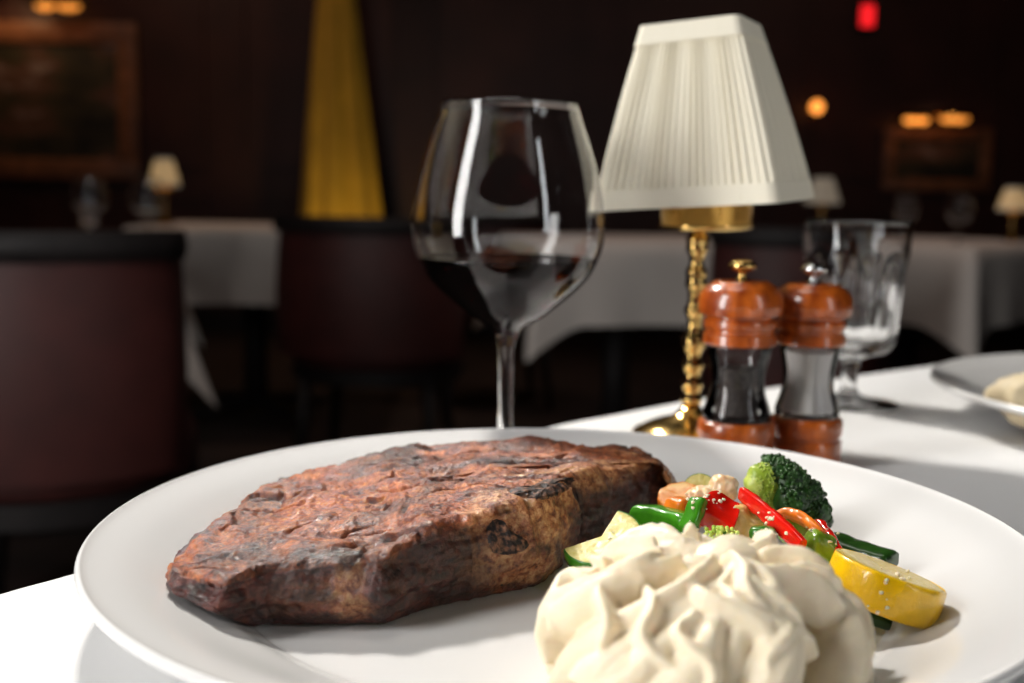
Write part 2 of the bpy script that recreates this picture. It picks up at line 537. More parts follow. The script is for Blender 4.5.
    def msk(lst, p, nz):
        m = 0.0
        for q, rx, ry, rz, w in lst:
            dx = (p.x - q.x) / rx; dy = (p.y - q.y) / ry; dz = (p.z - q.z) / rz
            d = dx * dx + dy * dy + dz * dz
            if d < 4:
                m = max(m, w * max(0.0, min(1.0, 1.5 - math.sqrt(d) + nz * 0.55)))
        return min(1.0, m)
    me = bpy.data.meshes.new('meat')
    me.from_pydata([tuple(v) for v in V], [], Fc)
    bm = bmesh.new(); bm.from_mesh(me); bmesh.ops.recalc_face_normals(bm, faces=bm.faces); bm.to_mesh(me); bm.free()
    # ---- displacement
    nr = [v.normal.copy() for v in me.vertices]
    cols = []
    H = noise.hetero_terrain
    for i, v in enumerate(me.vertices):
        p = v.co.copy(); sd = side[i]; n_ = nr[i]
        nz = noise.fractal(p * 160, 1.0, 2.0, 4)
        g = msk(glaze, p, nz); f = msk(fat, p, nz); ch = msk(char_shade, p, nz)
        if i < 3 * N or n_.z < -0.55:
            cols.append((ch, f, g, sd)); continue
        if sd > 0.5:
            foot = max(0.0, min(1.0, (p.z - T - ZB) / 0.006))
            ps = Vector((p.x, p.y, p.z * 1.7))
            d = 0.0026 * noise.noise(ps * 62 + Vector((3, 1, 0))) + 0.0014 * noise.noise(ps * 130 + Vector((0, 5, 0))) + 0.0007 * noise.fractal(ps * 260, 0.9, 2.1, 3)
            rm = noise.ridged_multi_fractal(Vector((p.x, p.y, p.z * 2.6)) * 150, 1.0, 2.2, 2, 1.0, 2.0)
            d += 0.00030 * (rm - 1.2)
            d = d * (0.25 + 0.75 * foot)
        else:
            d = 0.0017 * noise.noise(p * 55 + Vector((7, 0, 2))) + 0.0010 * noise.noise(p * 130) + 0.0004 * noise.fractal(p * 300, 0.9, 2.0, 3)
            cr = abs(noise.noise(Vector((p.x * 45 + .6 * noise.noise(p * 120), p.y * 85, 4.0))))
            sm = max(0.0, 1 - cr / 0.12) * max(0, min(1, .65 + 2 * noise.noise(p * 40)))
            ch = max(ch, .8 * sm)  # crevice shading along the seams, painted in through the char colour
            d -= 0.0017 * sm                      # seams between the muscles
            d += 0.00026 * noise.fractal(p * 800, 0.7, 2.0, 2)
            d -= 0.0011 * ch + 0.0008 * g
            left = max(0.0, min(1.0, (-0.05 - p.x) / 0.03))
            d += left * 0.0007 * noise.noise(p * 380)
        if f > 0.2: d *= (1 - 0.45 * f)
        v.co = p + n_ * d
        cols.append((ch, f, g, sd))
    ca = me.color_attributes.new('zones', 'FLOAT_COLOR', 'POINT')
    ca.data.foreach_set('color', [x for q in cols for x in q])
    me.polygons.foreach_set('use_smooth', [True] * len(me.polygons))
    # ---- material
    m, nt, b = new_mat('grilled_beef'); L = nt.links.new
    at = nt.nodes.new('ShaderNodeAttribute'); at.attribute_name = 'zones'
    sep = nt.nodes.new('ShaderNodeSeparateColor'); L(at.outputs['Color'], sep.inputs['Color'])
    tc = nt.nodes.new('ShaderNodeTexCoord')
    def nz(scale, det=6, rough=.6, st=(1, 1, 1)):
        mp = nt.nodes.new('ShaderNodeMapping'); mp.inputs['Scale'].default_value = st
        n = nt.nodes.new('ShaderNodeTexNoise'); n.inputs['Scale'].default_value = scale; n.inputs['Detail'].default_value = det; n.inputs['Roughness'].default_value = rough
        L(tc.outputs['Object'], mp.inputs['Vector']); L(mp.outputs['Vector'], n.inputs['Vector']); return n
    def ramp(src, els):
        r = nt.nodes.new('ShaderNodeValToRGB'); cr = r.color_ramp
        while len(cr.elements) < len(els): cr.elements.new(0.5)
        for e, (p, c) in zip(cr.elements, els): e.position = p; e.color = c
        L(src, r.inputs['Fac']); return r
    def mix(fac, a, c):
        x = nt.nodes.new('ShaderNodeMix'); x.data_type = 'RGBA'
        if hasattr(fac, 'is_linked'): L(fac, x.inputs['Factor'])
        else: x.inputs['Factor'].default_value = fac
        L(a, x.inputs['A']); L(c, x.inputs['B']); return x.outputs['Result']
    n1 = nz(85, 8, .62); n2 = nz(420, 6, .65); n3 = nz(120, 7, .6, (1, 1, 2.2)); n4 = nz(1300, 3, .6)
    top = ramp(n1.outputs['Fac'], [(.36, rgb(38, 12, 4)), (.45, rgb(98, 40, 13)), (.54, rgb(142, 71, 30)), (.68, rgb(180, 110, 64))])
    fine = ramp(n2.outputs['Fac'], [(.38, rgb(24, 8, 4)), (.49, rgb(100, 44, 18)), (.58, rgb(146, 80, 42)), (.70, rgb(198, 138, 92))])
    def over(fac, a, srcfac, lo, hi, typ='OVERLAY'):
        r = ramp(srcfac, [(lo, (.0, .0, .0, 1)), (hi, (1, 1, 1, 1))])
        x = nt.nodes.new('ShaderNodeMix'); x.data_type = 'RGBA'; x.blend_type = typ; x.inputs['Factor'].default_value = fac
        L(a, x.inputs['A']); L(r.outputs['Color'], x.inputs['B']); return x.outputs['Result']
    n5 = nz(900, 5, .65)
    topc = mix(0.35, top.outputs['Color'], fine.outputs['Color'])
    big_ = nz(38, 3, .5)
    topc = over(.75, topc, big_.outputs['Fac'], .30, .66)
    topc = over(.55, topc, n5.outputs['Fac'], .36, .64)
    sidec = ramp(n3.outputs['Fac'], [(.36, rgb(14, 3, 2)), (.47, rgb(50, 9, 6)), (.57, rgb(92, 28, 18)), (.74, rgb(136, 76, 56))])
    sidec2 = mix(0.3, sidec.outputs['Color'], ramp(n2.outputs['Fac'], [(.40, rgb(20, 6, 6)), (.66, rgb(120, 68, 54))]).outputs['Color'])
    sidec2 = over(.5, sidec2, n5.outputs['Fac'], .34, .66)
    base = mix(at.outputs['Alpha'], topc, sidec2)
    gl = ramp(n2.outputs['Fac'], [(.36, rgb(120, 44, 4)), (.52, rgb(198, 94, 14)), (.68, rgb(240, 156, 60))])
    gmul = nt.nodes.new('ShaderNodeMath'); gmul.operation = 'MULTIPLY'; gmul.inputs[1].default_value = .7; L(sep.outputs['Blue'], gmul.inputs[0])
    base = mix(gmul.outputs[0], base, gl.outputs['Color'])
    ft = ramp(n2.outputs['Fac'], [(.36, rgb(104, 48, 22)), (.48, rgb(186, 118, 70)), (.64, rgb(232, 184, 130))])
    fmul = nt.nodes.new('ShaderNodeMath'); fmul.operation = 'MULTIPLY'; fmul.inputs[1].default_value = .92; L(sep.outputs['Green'], fmul.inputs[0])
    base = mix(fmul.outputs[0], base, ft.outputs['Color'])
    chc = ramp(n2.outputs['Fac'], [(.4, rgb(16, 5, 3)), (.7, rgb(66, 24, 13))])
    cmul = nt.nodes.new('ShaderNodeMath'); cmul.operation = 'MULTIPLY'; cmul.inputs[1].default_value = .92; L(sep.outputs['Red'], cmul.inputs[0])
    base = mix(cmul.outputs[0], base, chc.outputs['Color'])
    # pepper specks
    vo = nt.nodes.new('ShaderNodeTexVoronoi'); vo.inputs['Scale'].default_value = 230; L(tc.outputs['Object'], vo.inputs['Vector'])
    sp = ramp(vo.outputs['Distance'], [(.10, (1, 1, 1, 1)), (.16, (0, 0, 0, 1))])
    ns = ramp(nz(60, 2).outputs['Fac'], [(.52, (0, 0, 0, 1)), (.60, (1, 1, 1, 1))])
    mm = nt.nodes.new('ShaderNodeMath'); mm.operation = 'MULTIPLY'; L(sp.outputs['Color'], mm.inputs[0]); L(ns.outputs['Color'], mm.inputs[1])
    blk = nt.nodes.new('ShaderNodeRGB'); blk.outputs[0].default_value = rgb(26, 12, 10)
    base = mix(mm.outputs[0], base, blk.outputs[0])
    L(base, b.inputs['Base Color'])
    b2_n = nt.nodes.new('ShaderNodeBump'); b2_n.inputs['Distance'].default_value = .0009; L(nz(760, 4, .6).outputs['Fac'], b2_n.inputs['Height'])
    rr_ = ramp(n1.outputs['Fac'], [(.35, (.30, .30, .30, 1)), (.65, (.58, .58, .58, 1))]); L(rr_.outputs['Color'], b.inputs['Roughness'])
    b.inputs['Specular IOR Level'].default_value = .35; b.inputs['Coat Weight'].default_value = .7; b.inputs['Coat Roughness'].default_value = .07; b.inputs['Coat IOR'].default_value = 1.5; L(b2_n.outputs['Normal'], b.inputs['Coat Normal'])
    b1 = nt.nodes.new('ShaderNodeBump'); b1.inputs['Distance'].default_value = .0008; b1.inputs['Strength'].default_value = 1; L(n2.outputs['Fac'], b1.inputs['Height'])
    b2 = nt.nodes.new('ShaderNodeBump'); b2.inputs['Distance'].default_value = .0004; L(n4.outputs['Fac'], b2.inputs['Height']); L(b1.outputs['Normal'], b2.inputs['Normal'])
    L(b2.outputs['Normal'], b.inputs['Normal'])
    me.materials.append(m)
    root = thing('steak', 'thick grilled bone-in beef steak on the white dinner plate', 'steak', (c.x, c.y, T + ZB))
    o = bpy.data.objects.new('meat', me); COL.objects.link(o); o.parent = root
    o.location = (-c.x, -c.y, -T - ZB)
    # ---- bones: the charred top face and the sawn knuckle in the front face
    M_bone = two_tone('charred_bone', rgb(22, 12, 12), rgb(150, 104, 78), 480, rough=.6, bump=.0012, lo=.44, hi=.72, detail=10)
    bvh = BVHTree.FromPolygons([v.co.copy() for v in me.vertices], [tuple(p.vertices) for p in me.polygons])
    def bone_patch(poly, lab):
        cx = sum(p[0] for p in poly) / len(poly); cy = sum(p[1] for p in poly) / len(poly)
        pts = [q + Vector((1.6 * noise.noise(q * .35), 1.2 * noise.noise(q * .35 + Vector((9, 9, 0))), 0)) for q in closed_spline([Vector((x, y, 0)) for x, y in poly], 60)]
        VV = []; FF = []; rg = []
        cc = Vector((0, 0, CAMZ))
        for j, f in enumerate((1.0, 0.93, .8, .6, .4, .2)):
            ids = []
            for p in pts:
                h = bvh.ray_cast(cc, ray(cx + (p.x - cx) * f, cy + (p.y - cy) * f).normalized())
                q, nn = h[0], h[1]
                lift = (-0.0012, 0.0001, 0.00045, .0004, .00035, .0004)[j] + .0003 * noise.noise(q * 900)
                ids.append(len(VV)); VV.append(q + nn * lift)
            rg.append(ids)
        h = bvh.ray_cast(cc, ray(cx, cy).normalized()); ci = len(VV); VV.append(h[0] + h[1] * .0003)
        nb = len(VV)
        # inner side of the bone sunk into the meat
        for a, b_ in zip(rg[:-1], rg[1:]):
            for k in range(60): FF.append((a[k], a[(k + 1) % 60], b_[(k + 1) % 60], b_[k]))
        for k in range(60): FF.append((rg[-1][k], rg[-1][(k + 1) % 60], ci))
        deep = sum((VV[i] for i in rg[0]), Vector()) / 60 + h[1] * (-.006); VV.append(deep)
        for k in range(60): FF.append((rg[0][(k + 1) % 60], rg[0][k], nb))
        ob = make('bone', VV, FF, M_bone, root, loc=(-c.x, -c.y, -T - ZB))
        ob['label'] = lab
    bone_patch([(507, 490), (530, 486), (548, 479), (578, 477), (573, 484), (565, 492), (545, 500), (520, 497)], 'charred dark wedge of bone in the top face')
    bone_patch([(485, 530), (492, 519), (503, 520), (512, 531), (529, 542), (527, 550), (508, 556), (491, 552)], 'dark grey sawn bone end in the front face')
    return root
steak = build_steak()

# ------------------------------------------------------------------ mashed potatoes
def build_mash():
    cx, cy = 0.0505, 0.277
    A, B, H = 0.0368, 0.0335, 0.0345
    mb = MB()
    V, Fc = lathe([(0, 0)] + [(math.cos(a), math.sin(a)) for a in [i * PI / 2 / 10 for i in range(10)]] + [(0, 1)], 40)
    mb.add([(v[0] * A * .82, v[1] * B * .82, v[2] * H * .84) for v in V], Fc)
    rnd = random.Random(11)
    def surf(az, el, out=0.0):
        ce = math.cos(el) ** 0.85 if el < PI / 2 else 0
        return Vector(((A + out) * ce * math.cos(az), (B + out) * ce * math.sin(az), max(0.003, (H + out) * math.sin(el))))
    nr = 22
    for k in range(nr):
        az0 = 2 * PI * k / nr + rnd.uniform(-.16, .16)
        path = []; rad = []
        tw = rnd.uniform(.15, 1.0)
        st = rnd.choice((1.42, 1.34, 1.25, 1.05, .9)) + rnd.uniform(-.06, .06)
        en = rnd.choice((.05, .05, .06, .30, .45))
        ns = 26
        big = rnd.uniform(.75, 1.35)
        wv = rnd.uniform(.04, .15); ph = rnd.uniform(0, 6); fq = rnd.uniform(4, 8)
        for i in range(ns):
            s = i / (ns - 1)
            el = st * (1 - s) + en * s
            az = az0 + tw * (1 - s) ** 1.3 * 1.3 + wv * math.sin(s * fq + ph)
            p = surf(az, el, 0.0004 + 0.0022 * math.sin(s * 5 + ph))
            path.append(p)
            w = (0.0018 + 0.0026 * min(1, s * 1.4)) * big * (1 + .25 * math.sin(s * 9 + ph * 2))
            if en > .2 and s > .8: w *= 1 + 1.2 * (s - .8)
            rad.append((0.0048 + 0.0044 * math.sin(PI * min(1, .15 + s * .8)), w))
        V, Fc = tube(path, rad, 14, up=Vector((math.cos(az0 + tw), math.sin(az0 + tw), .6)))
        mb.add(V, Fc)
    # curled crests lying over one another
    for k in range(22):
        az0 = rnd.uniform(0, 2 * PI); st = rnd.uniform(.75, 1.35); path = []; rad = []
        ln = rnd.uniform(.35, .7); tw = rnd.uniform(-.5, .7)
        for i in range(14):
            s = i / 13
            path.append(surf(az0 + tw * s + .25 * s * s + .07 * math.sin(s * 9 + k), st - ln * s, 0.0034 + 0.0022 * math.sin(PI * s)))
            r = 0.0013 + 0.0026 * math.sin(PI * (0.12 + .8 * s))
            rad.append((r * 1.7, r * .62))
        mb.add(*tube(path, rad, 12))
    for a, r, z, s in ((0.3, .006, .0355, .0095), (2.3, .009, .0350, .0095), (0.9, .014, .034, .009), (4.2, .007, .034, .0085), (5.4, .013, .031, .0075), (3.3, .014, .030, .007), (1.2, .014, .030, .0075)):
        V, Fc = blob(s, s * .85, s * .62, 3); mb.add(V, Fc, Matrix.Translation((r * math.cos(a), r * math.sin(a), z)) @ Matrix.Rotation(a, 4, 'Z'))
    o = mb.build('mashed_potatoes', M_mash, loc=(cx, cy, T + PLZ), sh=0)
    md = o.modifiers.new('r', 'REMESH'); md.mode = 'VOXEL'; md.voxel_size = 0.00062
    md2 = o.modifiers.new('s', 'SMOOTH'); md2.factor = .5; md2.iterations = 4
    dg = bpy.context.evaluated_depsgraph_get()
    me = bpy.data.meshes.new_from_object(o.evaluated_get(dg))
    o.modifiers.clear(); o.data = me
    nn = [v.normal.copy() for v in me.vertices]
    for v, q in zip(me.vertices, nn):
        p = v.co.copy()
        d = .0004 * noise.fractal(p * 110, 1, 2, 2) + .00012 * noise.noise(p * 600)
        v.co = p + q * d
        fl_ = max(PLZ, plate_z(cx + v.co.x, cy + v.co.y)) - PLZ + .0006
        if v.co.z < fl_: v.co.z = fl_
    me.polygons.foreach_set('use_smooth', [True] * len(me.polygons))
    return tag(o, 'ridged creamy mound of mashed potatoes at the front of the plate', 'mashed potatoes')
M_mash = mat('mashed_potato', (0.87, 0.76, 0.57, 1), rough=.42, sss=.25, sss_r=(1, .75, .4), sss_s=.003, bump=.00025, bscale=420, spec=.45)
mash = build_mash()

# ------------------------------------------------------------------ vegetables
M_red = mat('red_pepper_skin', rgb(214, 26, 14), rough=.16, var=.25, vscale=90, coat=.5, sss=.1, sss_s=.002)
M_green = mat('green_bean_skin', rgb(58, 128, 22), rough=.25, var=.3, vscale=120, coat=.4)
M_dkgreen = mat('dark_zucchini_skin', rgb(30, 64, 16), rough=.3, var=.4, vscale=160, coat=.3)
M_midgreen = mat('zucchini_skin', rgb(50, 112, 20), rough=.28, var=.35, vscale=160, coat=.3)
M_ltgreen = mat('cooked_green_pepper', rgb(112, 146, 34), rough=.3, var=.25, vscale=130, coat=.3, bump=.0004, bscale=400)
M_zflesh = two_tone('zucchini_flesh', rgb(206, 192, 100), rgb(228, 216, 146), 480, rough=.3, lo=.3, hi=.7, bump=.0007, coat=.3, sss=.2)
M_ysk = mat('yellow_squash_skin', rgb(236, 186, 12), rough=.28, var=.15, vscale=120, coat=.35, bump=.0003, bscale=500)
M_yflesh = two_tone('yellow_squash_flesh', rgb(208, 178, 70), rgb(228, 204, 112), 520, rough=.3, lo=.3, hi=.7, bump=.0009, coat=.4, sss=.2)
M_orange = mat('carrot_flesh', rgb(226, 120, 26), rough=.28, var=.2, vscale=140, coat=.4, sss=.15)
M_peach = two_tone('pale_carrot_flesh', rgb(222, 140, 60), rgb(238, 190, 120), 160, rough=.3, coat=.4, sss=.2)
M_cream = two_tone('cauliflower_flesh', rgb(222, 186, 140), rgb(240, 220, 188), 220, rough=.35, coat=.3, sss=.3, bump=.0004)
M_palesq = two_tone('pale_squash_flesh', rgb(214, 178, 90), rgb(234, 208, 140), 180, rough=.3, coat=.35, sss=.2)
M_bstem = two_tone('broccoli_stalk', rgb(150, 176, 50), rgb(206, 220, 110), 160, rough=.4, sss=.15)
M_bcrown = two_tone('broccoli_buds', rgb(14, 42, 9), rgb(48, 96, 24), 300, rough=.5, lo=.35, hi=.7)
M_crumb = mat('garlic_crumb', rgb(236, 222, 190), rough=.4, sss=.2)

def slice_disc(name, label, cat, center, normal, xdir, R, th, arc=2 * PI, msk_=M_ysk, mfl=M_yflesh, group=None, squash=1.0, seed=1, lump=.03):
    """vegetable slice: flesh with two cut faces + a band of skin"""
    rot = frame_from(normal, xdir)
    root = thing(name, label, cat, center, group=group)
    root.rotation_euler = rot.to_euler()
    n = 72
    full = arc > 6.2
    ang = [arc * k / (n if full else n - 1) - arc / 2 for k in range(n)]
    def rr(a): return 1 + lump * noise.noise(Vector((math.cos(a) * 2.2, math.sin(a) * 2.2, seed)))
    V = []; Fc = []
    fr = [0.0, .3, .55, .75, .9, .97]
    for sgn in (1, -1):
        base = len(V); V.append((0, 0, sgn * th / 2 * .90))
        for f in fr[1:]:
            for a in ang:
                z = sgn * (th / 2) * (1.0 - .10 * (1 - f) - (.10 if f > .95 else 0)) + .00025 * noise.noise(Vector((math.cos(a) * f * 4, math.sin(a) * f * 4, sgn * seed)))
                V.append((R * f * rr(a) * math.cos(a), R * f * rr(a) * math.sin(a) * squash, z))
        m = n if full else n - 1
        for k in range(m):
            Fc.append((base, base + 1 + k, base + 1 + (k + 1) % n))
        for j in range(len(fr) - 2):
            for k in range(m):
                a = base + 1 + j * n
                Fc.append((a + k, a + (k + 1) % n, a + n + (k + 1) % n, a + n + k))
    half = 1 + (len(fr) - 1) * n
    last = 1 + (len(fr) - 2) * n
    for k in range(n if full else n - 1):
        Fc.append((last + k, last + (k + 1) % n, half + last + (k + 1) % n, half + last + k))
    if not full:
        for e in (0, n - 1):
            prev_a, prev_b = 0, half
            for j in range(len(fr) - 1):
                a = 1 + j * n + e
                Fc.append((prev_a, a, half + a, prev_b) )
                prev_a, prev_b = a, half + a
    make('flesh', V, Fc, mfl, root)
    V = []; Fc = []
    prof = [(.955, .5), (.985, .47), (1.0, .36), (1.012, 0), (1.0, -.36), (.985, -.47), (.955, -.5)]
    for f, zz in prof:
        for a in ang: V.append((R * f * rr(a) * math.cos(a), R * f * rr(a) * math.sin(a) * squash, th * zz * .98))
    for j in range(len(prof) - 1):
        for k in range(n if full else n - 1):
            Fc.append((j * n + k, j * n + (k + 1) % n, (j + 1) * n + (k + 1) % n, (j + 1) * n + k))
    j = len(prof) - 1
    for k in range(n if full else n - 1):
        Fc.append((j * n + k, j * n + (k + 1) % n, (k + 1) % n, k))
    if not full:
        Fc.append(tuple(j_ * n for j_ in range(len(prof)))); Fc.append(tuple(j_ * n + n - 1 for j_ in range(len(prof))))
    make('skin', V, Fc, msk_, root)
    return root

def strip(name, label, cat, pts, w, th, m, up=(0, 0, 1), group=None, taper=True, n=10, tp=.8):
    path = spline(pts, n)
    c = path[len(path) // 2].copy()
    k = len(path)
    rad = []
    for i in range(k):
        s = i / (k - 1)
        e = min(1, tp + (1 - tp) * 9 * min(s, 1 - s)) if taper else 1
        rad.append((w / 2 * e, th / 2 * (.75 + .25 * e)))
    def sect(ph):
        cc, ss = abs(math.cos(ph)), abs(math.sin(ph))
        return 1.0 / (cc ** 4 + ss ** 4) ** .25
    V, Fc = tube([p - c for p in path], rad, 20, up=up, sect=sect)
    V = [v + Vector((noise.noise((v + c) * 260), noise.noise((v + c) * 260 + Vector((5, 0, 0))), noise.noise((v + c) * 260 + Vector((0, 5, 0))))) * .00045 for v in V]
    o = make(name, V, Fc, m, loc=c)
    sharp(o, 70)
    return tag(o, label, cat, group)

def lump(name, label, cat, c, abc, m, e=.7, amp=.18, freq=160, rot=(0, 0, 0), seed=1, group=None):
    o = make(name, *blob(*abc, 4, e, amp, freq, seed), m, loc=c, rot=rot)
    return tag(o, label, cat, group)

GV = 'mixed vegetables behind the mashed potatoes'
# yellow squash, thick round
slice_disc('squash_slice', 'thick round yellow squash slice at the right end of the vegetables', 'squash', Q(884, 588, .325), (0.33, 0.09, 1), (1, 0, 0), .0170, .0120, group=GV, seed=4)
# dark zucchini plank behind it
strip('zucchini_strip', 'dark green zucchini strip behind the yellow squash slice', 'zucchini', [Q(828, 540, .375), Q(855, 551, .367), Q(892, 562, .358)], .0065, .011, M_dkgreen, group=GV)
# zucchini half slice beside the steak
slice_disc('zucchini_slice', 'half-moon zucchini slice leaning against the steak bone', 'zucchini', Q(603, 543, .357), (-0.22, -0.38, .88), (.60, -.76, -.20), .0135, .0065, arc=PI * 1.25, msk_=M_midgreen, mfl=M_zflesh, group=GV, seed=9)
slice_disc('zucchini_slice', 'dark zucchini slice tucked low between steak and mash', 'zucchini', Q(592, 566, .352), (-0.15, -0.3, .9), (.6, -.8, -.2), .0095, .005, arc=PI * 1.2, msk_=M_dkgreen, mfl=M_zflesh, group=GV, seed=12)
# green bean
strip('green_bean', 'glossy green bean lying between steak and red pepper', 'green bean', [Q(634, 516, .385), Q(650, 516, .380), Q(670, 520, .372), Q(692, 527, .362)], .0078, .0075, M_green, group=GV, tp=.35)
# green wedge standing up
strip('green_bean', 'short cut green bean pointing up beside the red pepper chunk', 'green bean', [Q(686, 530, .360), Q(693, 516, .362), Q(699, 500, .366)], .0048, .0062, M_green, group=GV)
slice_disc('carrot_piece', 'pale orange carrot slice against the steak tip', 'carrot', Q(680, 499, .396), (-.2, -.45, .85), (1, 0, 0), .0082, .0048, msk_=M_orange, mfl=M_peach, group=GV, squash=.8, seed=3, lump=.12)
lump('carrot_piece', 'orange carrot chip behind the upright green bean', 'carrot', Q(684, 512, .378), (.0062, .005, .0045), M_orange, e=.45, rot=(.1, .3, .4), seed=5, group=GV)
slice_disc('zucchini_slice', 'small zucchini slice at the back of the vegetables', 'zucchini', Q(700, 491, .404), (-.25, -.8, .55), (1, 0, .3), .0062, .005, msk_=M_midgreen, mfl=M_zflesh, group=GV, seed=15)
lump('cauliflower_piece', 'pale cream cauliflower knob on top of the red pepper', 'cauliflower', Q(724, 488, .384), (.0050, .0046, .0046), M_cream, e=.9, amp=.22, freq=260, seed=6, group=GV)
lump('cauliflower_piece', 'crumbly white cauliflower bit left of the red pepper chunk', 'cauliflower', Q(707, 498, .382), (.0060, .0046, .0036), M_cream, e=.8, amp=.4, freq=420, seed=8, group=GV)
# red pepper chunk: a curved piece
def pepper_chunk():
    V = []; Fc = []; nu, nv = 22, 16
    for s in (1, -1):
        for i in range(nu):
            for j in range(nv):
                u = i / (nu - 1) * 2 - 1; v = j / (nv - 1) * 2 - 1
                a = u * 1.0
                r = .0075 + s * .0011
                w = .0066 * (1 - .25 * u * u) 
                V.append(Vector((r * math.sin(a) * 1.0, w * v * (1 - .15 * u), r * math.cos(a) - .0055 + .0012 * math.sin(v * 2))))
    K = nu * nv
    for s in (0, 1):
        for i in range(nu - 1):
            for j in range(nv - 1):
                a = s * K + i * nv + j; Fc.append((a, a + 1, a + nv + 1, a + nv))
    bd = [i * nv for i in range(nu)] + [(nu - 1) * nv + j for j in range(1, nv)] + [i * nv + nv - 1 for i in range(nu - 2, -1, -1)] + [j for j in range(nv - 2, 0, -1)]
    for a, b in zip(bd, bd[1:] + bd[:1]): Fc.append((a, b, K + b, K + a))
    return V, Fc
V, Fc = pepper_chunk()
o = make('red_pepper_piece', V, Fc, M_red, loc=Q(719, 513, .366)); o.rotation_euler = frame_from((-.15, -.75, .62), (.35, 0, 1)).to_euler(); sharp(o, 60)
md = o.modifiers.new('b', 'BEVEL'); md.width = .0005; md.segments = 3; md.limit_method = 'ANGLE'
tag(o, 'curved red pepper chunk in the middle of the vegetables', 'red pepper', GV)
lump('squash_piece', 'pale yellow squash chunk under the red pepper strip', 'squash', Q(741, 524, .370), (.0085, .0055, .0060), M_palesq, e=.6, rot=(.2, .5, .3), seed=9, group=GV)
strip('red_pepper_strip', 'long glossy red pepper strip in front of the broccoli', 'red pepper', [Q(742, 493, .372), Q(757, 506, .364), Q(777, 523, .353), Q(802, 547, .340)], .0060, .0028, M_red, up=(.3, -.6, .8), group=GV)
strip('red_pepper_strip', 'short red pepper strip beside the yellow squash slice', 'red pepper', [Q(818, 524, .366), Q(827, 536, .358), Q(838, 556, .346)], .0046, .0032, M_red, up=(.3, -.6, .8), group=GV)
strip('red_pepper_strip', 'red pepper end peeking from under the yellow squash', 'red pepper', [Q(836, 590, .325), Q(848, 598, .322), Q(862, 606, .318)], .0050, .0034, M_red, up=(.3, -.6, .8), group=GV)
strip('carrot_strip', 'curved orange carrot strip in front of the broccoli crown', 'carrot', [Q(776, 520, .366), Q(790, 515, .364), Q(806, 521, .358), Q(823, 536, .350)], .0058, .0036, M_orange, up=(.2, -.5, .8), group=GV)
lump('green_pepper_piece', 'green pepper piece under the orange carrot strip', 'green pepper', Q(793, 530, .368), (.0078, .0045, .0050), M_ltgreen, e=.55, rot=(.1, .55, .2), seed=13, group=GV)
lump('green_pepper_piece', 'rounded green pepper piece left of the yellow squash', 'green pepper', Q(819, 549, .350), (.0056, .0045, .0055), M_ltgreen, e=.55, rot=(.1, .4, .2), seed=14, group=GV)
lump('green_pepper_piece', 'small green pepper bit at the top edge of the mash', 'green pepper', Q(764, 534, .350), (.0045, .0035, .0030), M_midgreen, e=.8, seed=16, group=GV)
strip('zucchini_strip', 'dark zucchini strip in the shade beneath the yellow squash', 'zucchini', [Q(838, 602, .326), Q(862, 612, .322), Q(890, 622, .320)], .004, .009, M_dkgreen, group=GV)

def bud_cluster(fn, count, r0, seed):
    rnd = random.Random(seed); mb = MB()
    for i in range(count):
        p, nrm = fn(rnd)
        r = r0 * rnd.uniform(.7, 1.25)
        V, Fc = blob(r, r, r, 1)
        mb.add(V, Fc, Matrix.Translation(p))
    return mb
def broccoli():
    base = Q(772, 512, .405); base.z = T + PLZ + .003
    root = thing('broccoli_floret', 'broccoli floret with dark green crown behind the red pepper strip', 'broccoli', base, group=GV)
    B = base
    # stalk: pale stem splitting towards the crown (crown lies over to the right)
    crown = [(Q(776, 474, .402), .0068), (Q(788, 484, .400), .0078), (Q(802, 498, .400), .0080), (Q(812, 512, .398), .0068), (Q(790, 500, .395), .0075), (Q(782, 492, .408), .0080), (Q(820, 520, .400), .0042), (Q(768, 467, .405), .0042)]
    mb = MB()
    st0 = Q(760, 505, .403)
    for c, r in crown:
        d = c - B
        mid = st0.lerp(c, .4) - B
        mb.add(*tube([Q(752, 520, .400) - B, st0 - B, mid, c - B], [.0042, .0048, .0036, r * .62], 14))
    mb.add(*blob(.0062, .0058, .0084, 3, .85, .2, 250), Matrix.Translation(Q(763, 486, .400) - B) @ Matrix.Rotation(-.4, 4, 'Y'))
    rnd = random.Random(21)
    for i in range(420):
        d = Vector((rnd.gauss(0, 1), rnd.gauss(0, 1), rnd.gauss(0, 1))).normalized()
        if d.x > .5: continue
        p = Q(763, 486, .400) - B + Vector((d.x * .0064, d.y * .006, d.z * .0085))
        mb.add(*blob(.0006, .0006, .0006, 1), Matrix.Translation(p))
    mb.build('stalk', M_bstem, root, sh=0)
    cc = Q(793, 497, .402)
    def fn(rnd):
        c, r = crown[rnd.choices(range(len(crown)), [q[1] ** 2 for q in crown])[0]]
        while True:
            d = Vector((rnd.gauss(0, 1), rnd.gauss(0, 1), rnd.gauss(0, 1))).normalized()
            if d.dot(Vector((.8, 0, .35))) > -.35: break
        return c + d * r * rnd.uniform(.86, 1.04) - B, d
    cb = bud_cluster(fn, 1500, .00082, 5)
    for c, r in crown:
        V, Fc = blob(r * .93, r * .93, r * .93, 3, 1, .08, 300); cb.add(V, Fc, Matrix.Translation(c - B + Vector((.0008, 0, 0))))
    cb.build('crown', M_bcrown, root, sh=0)
broccoli()
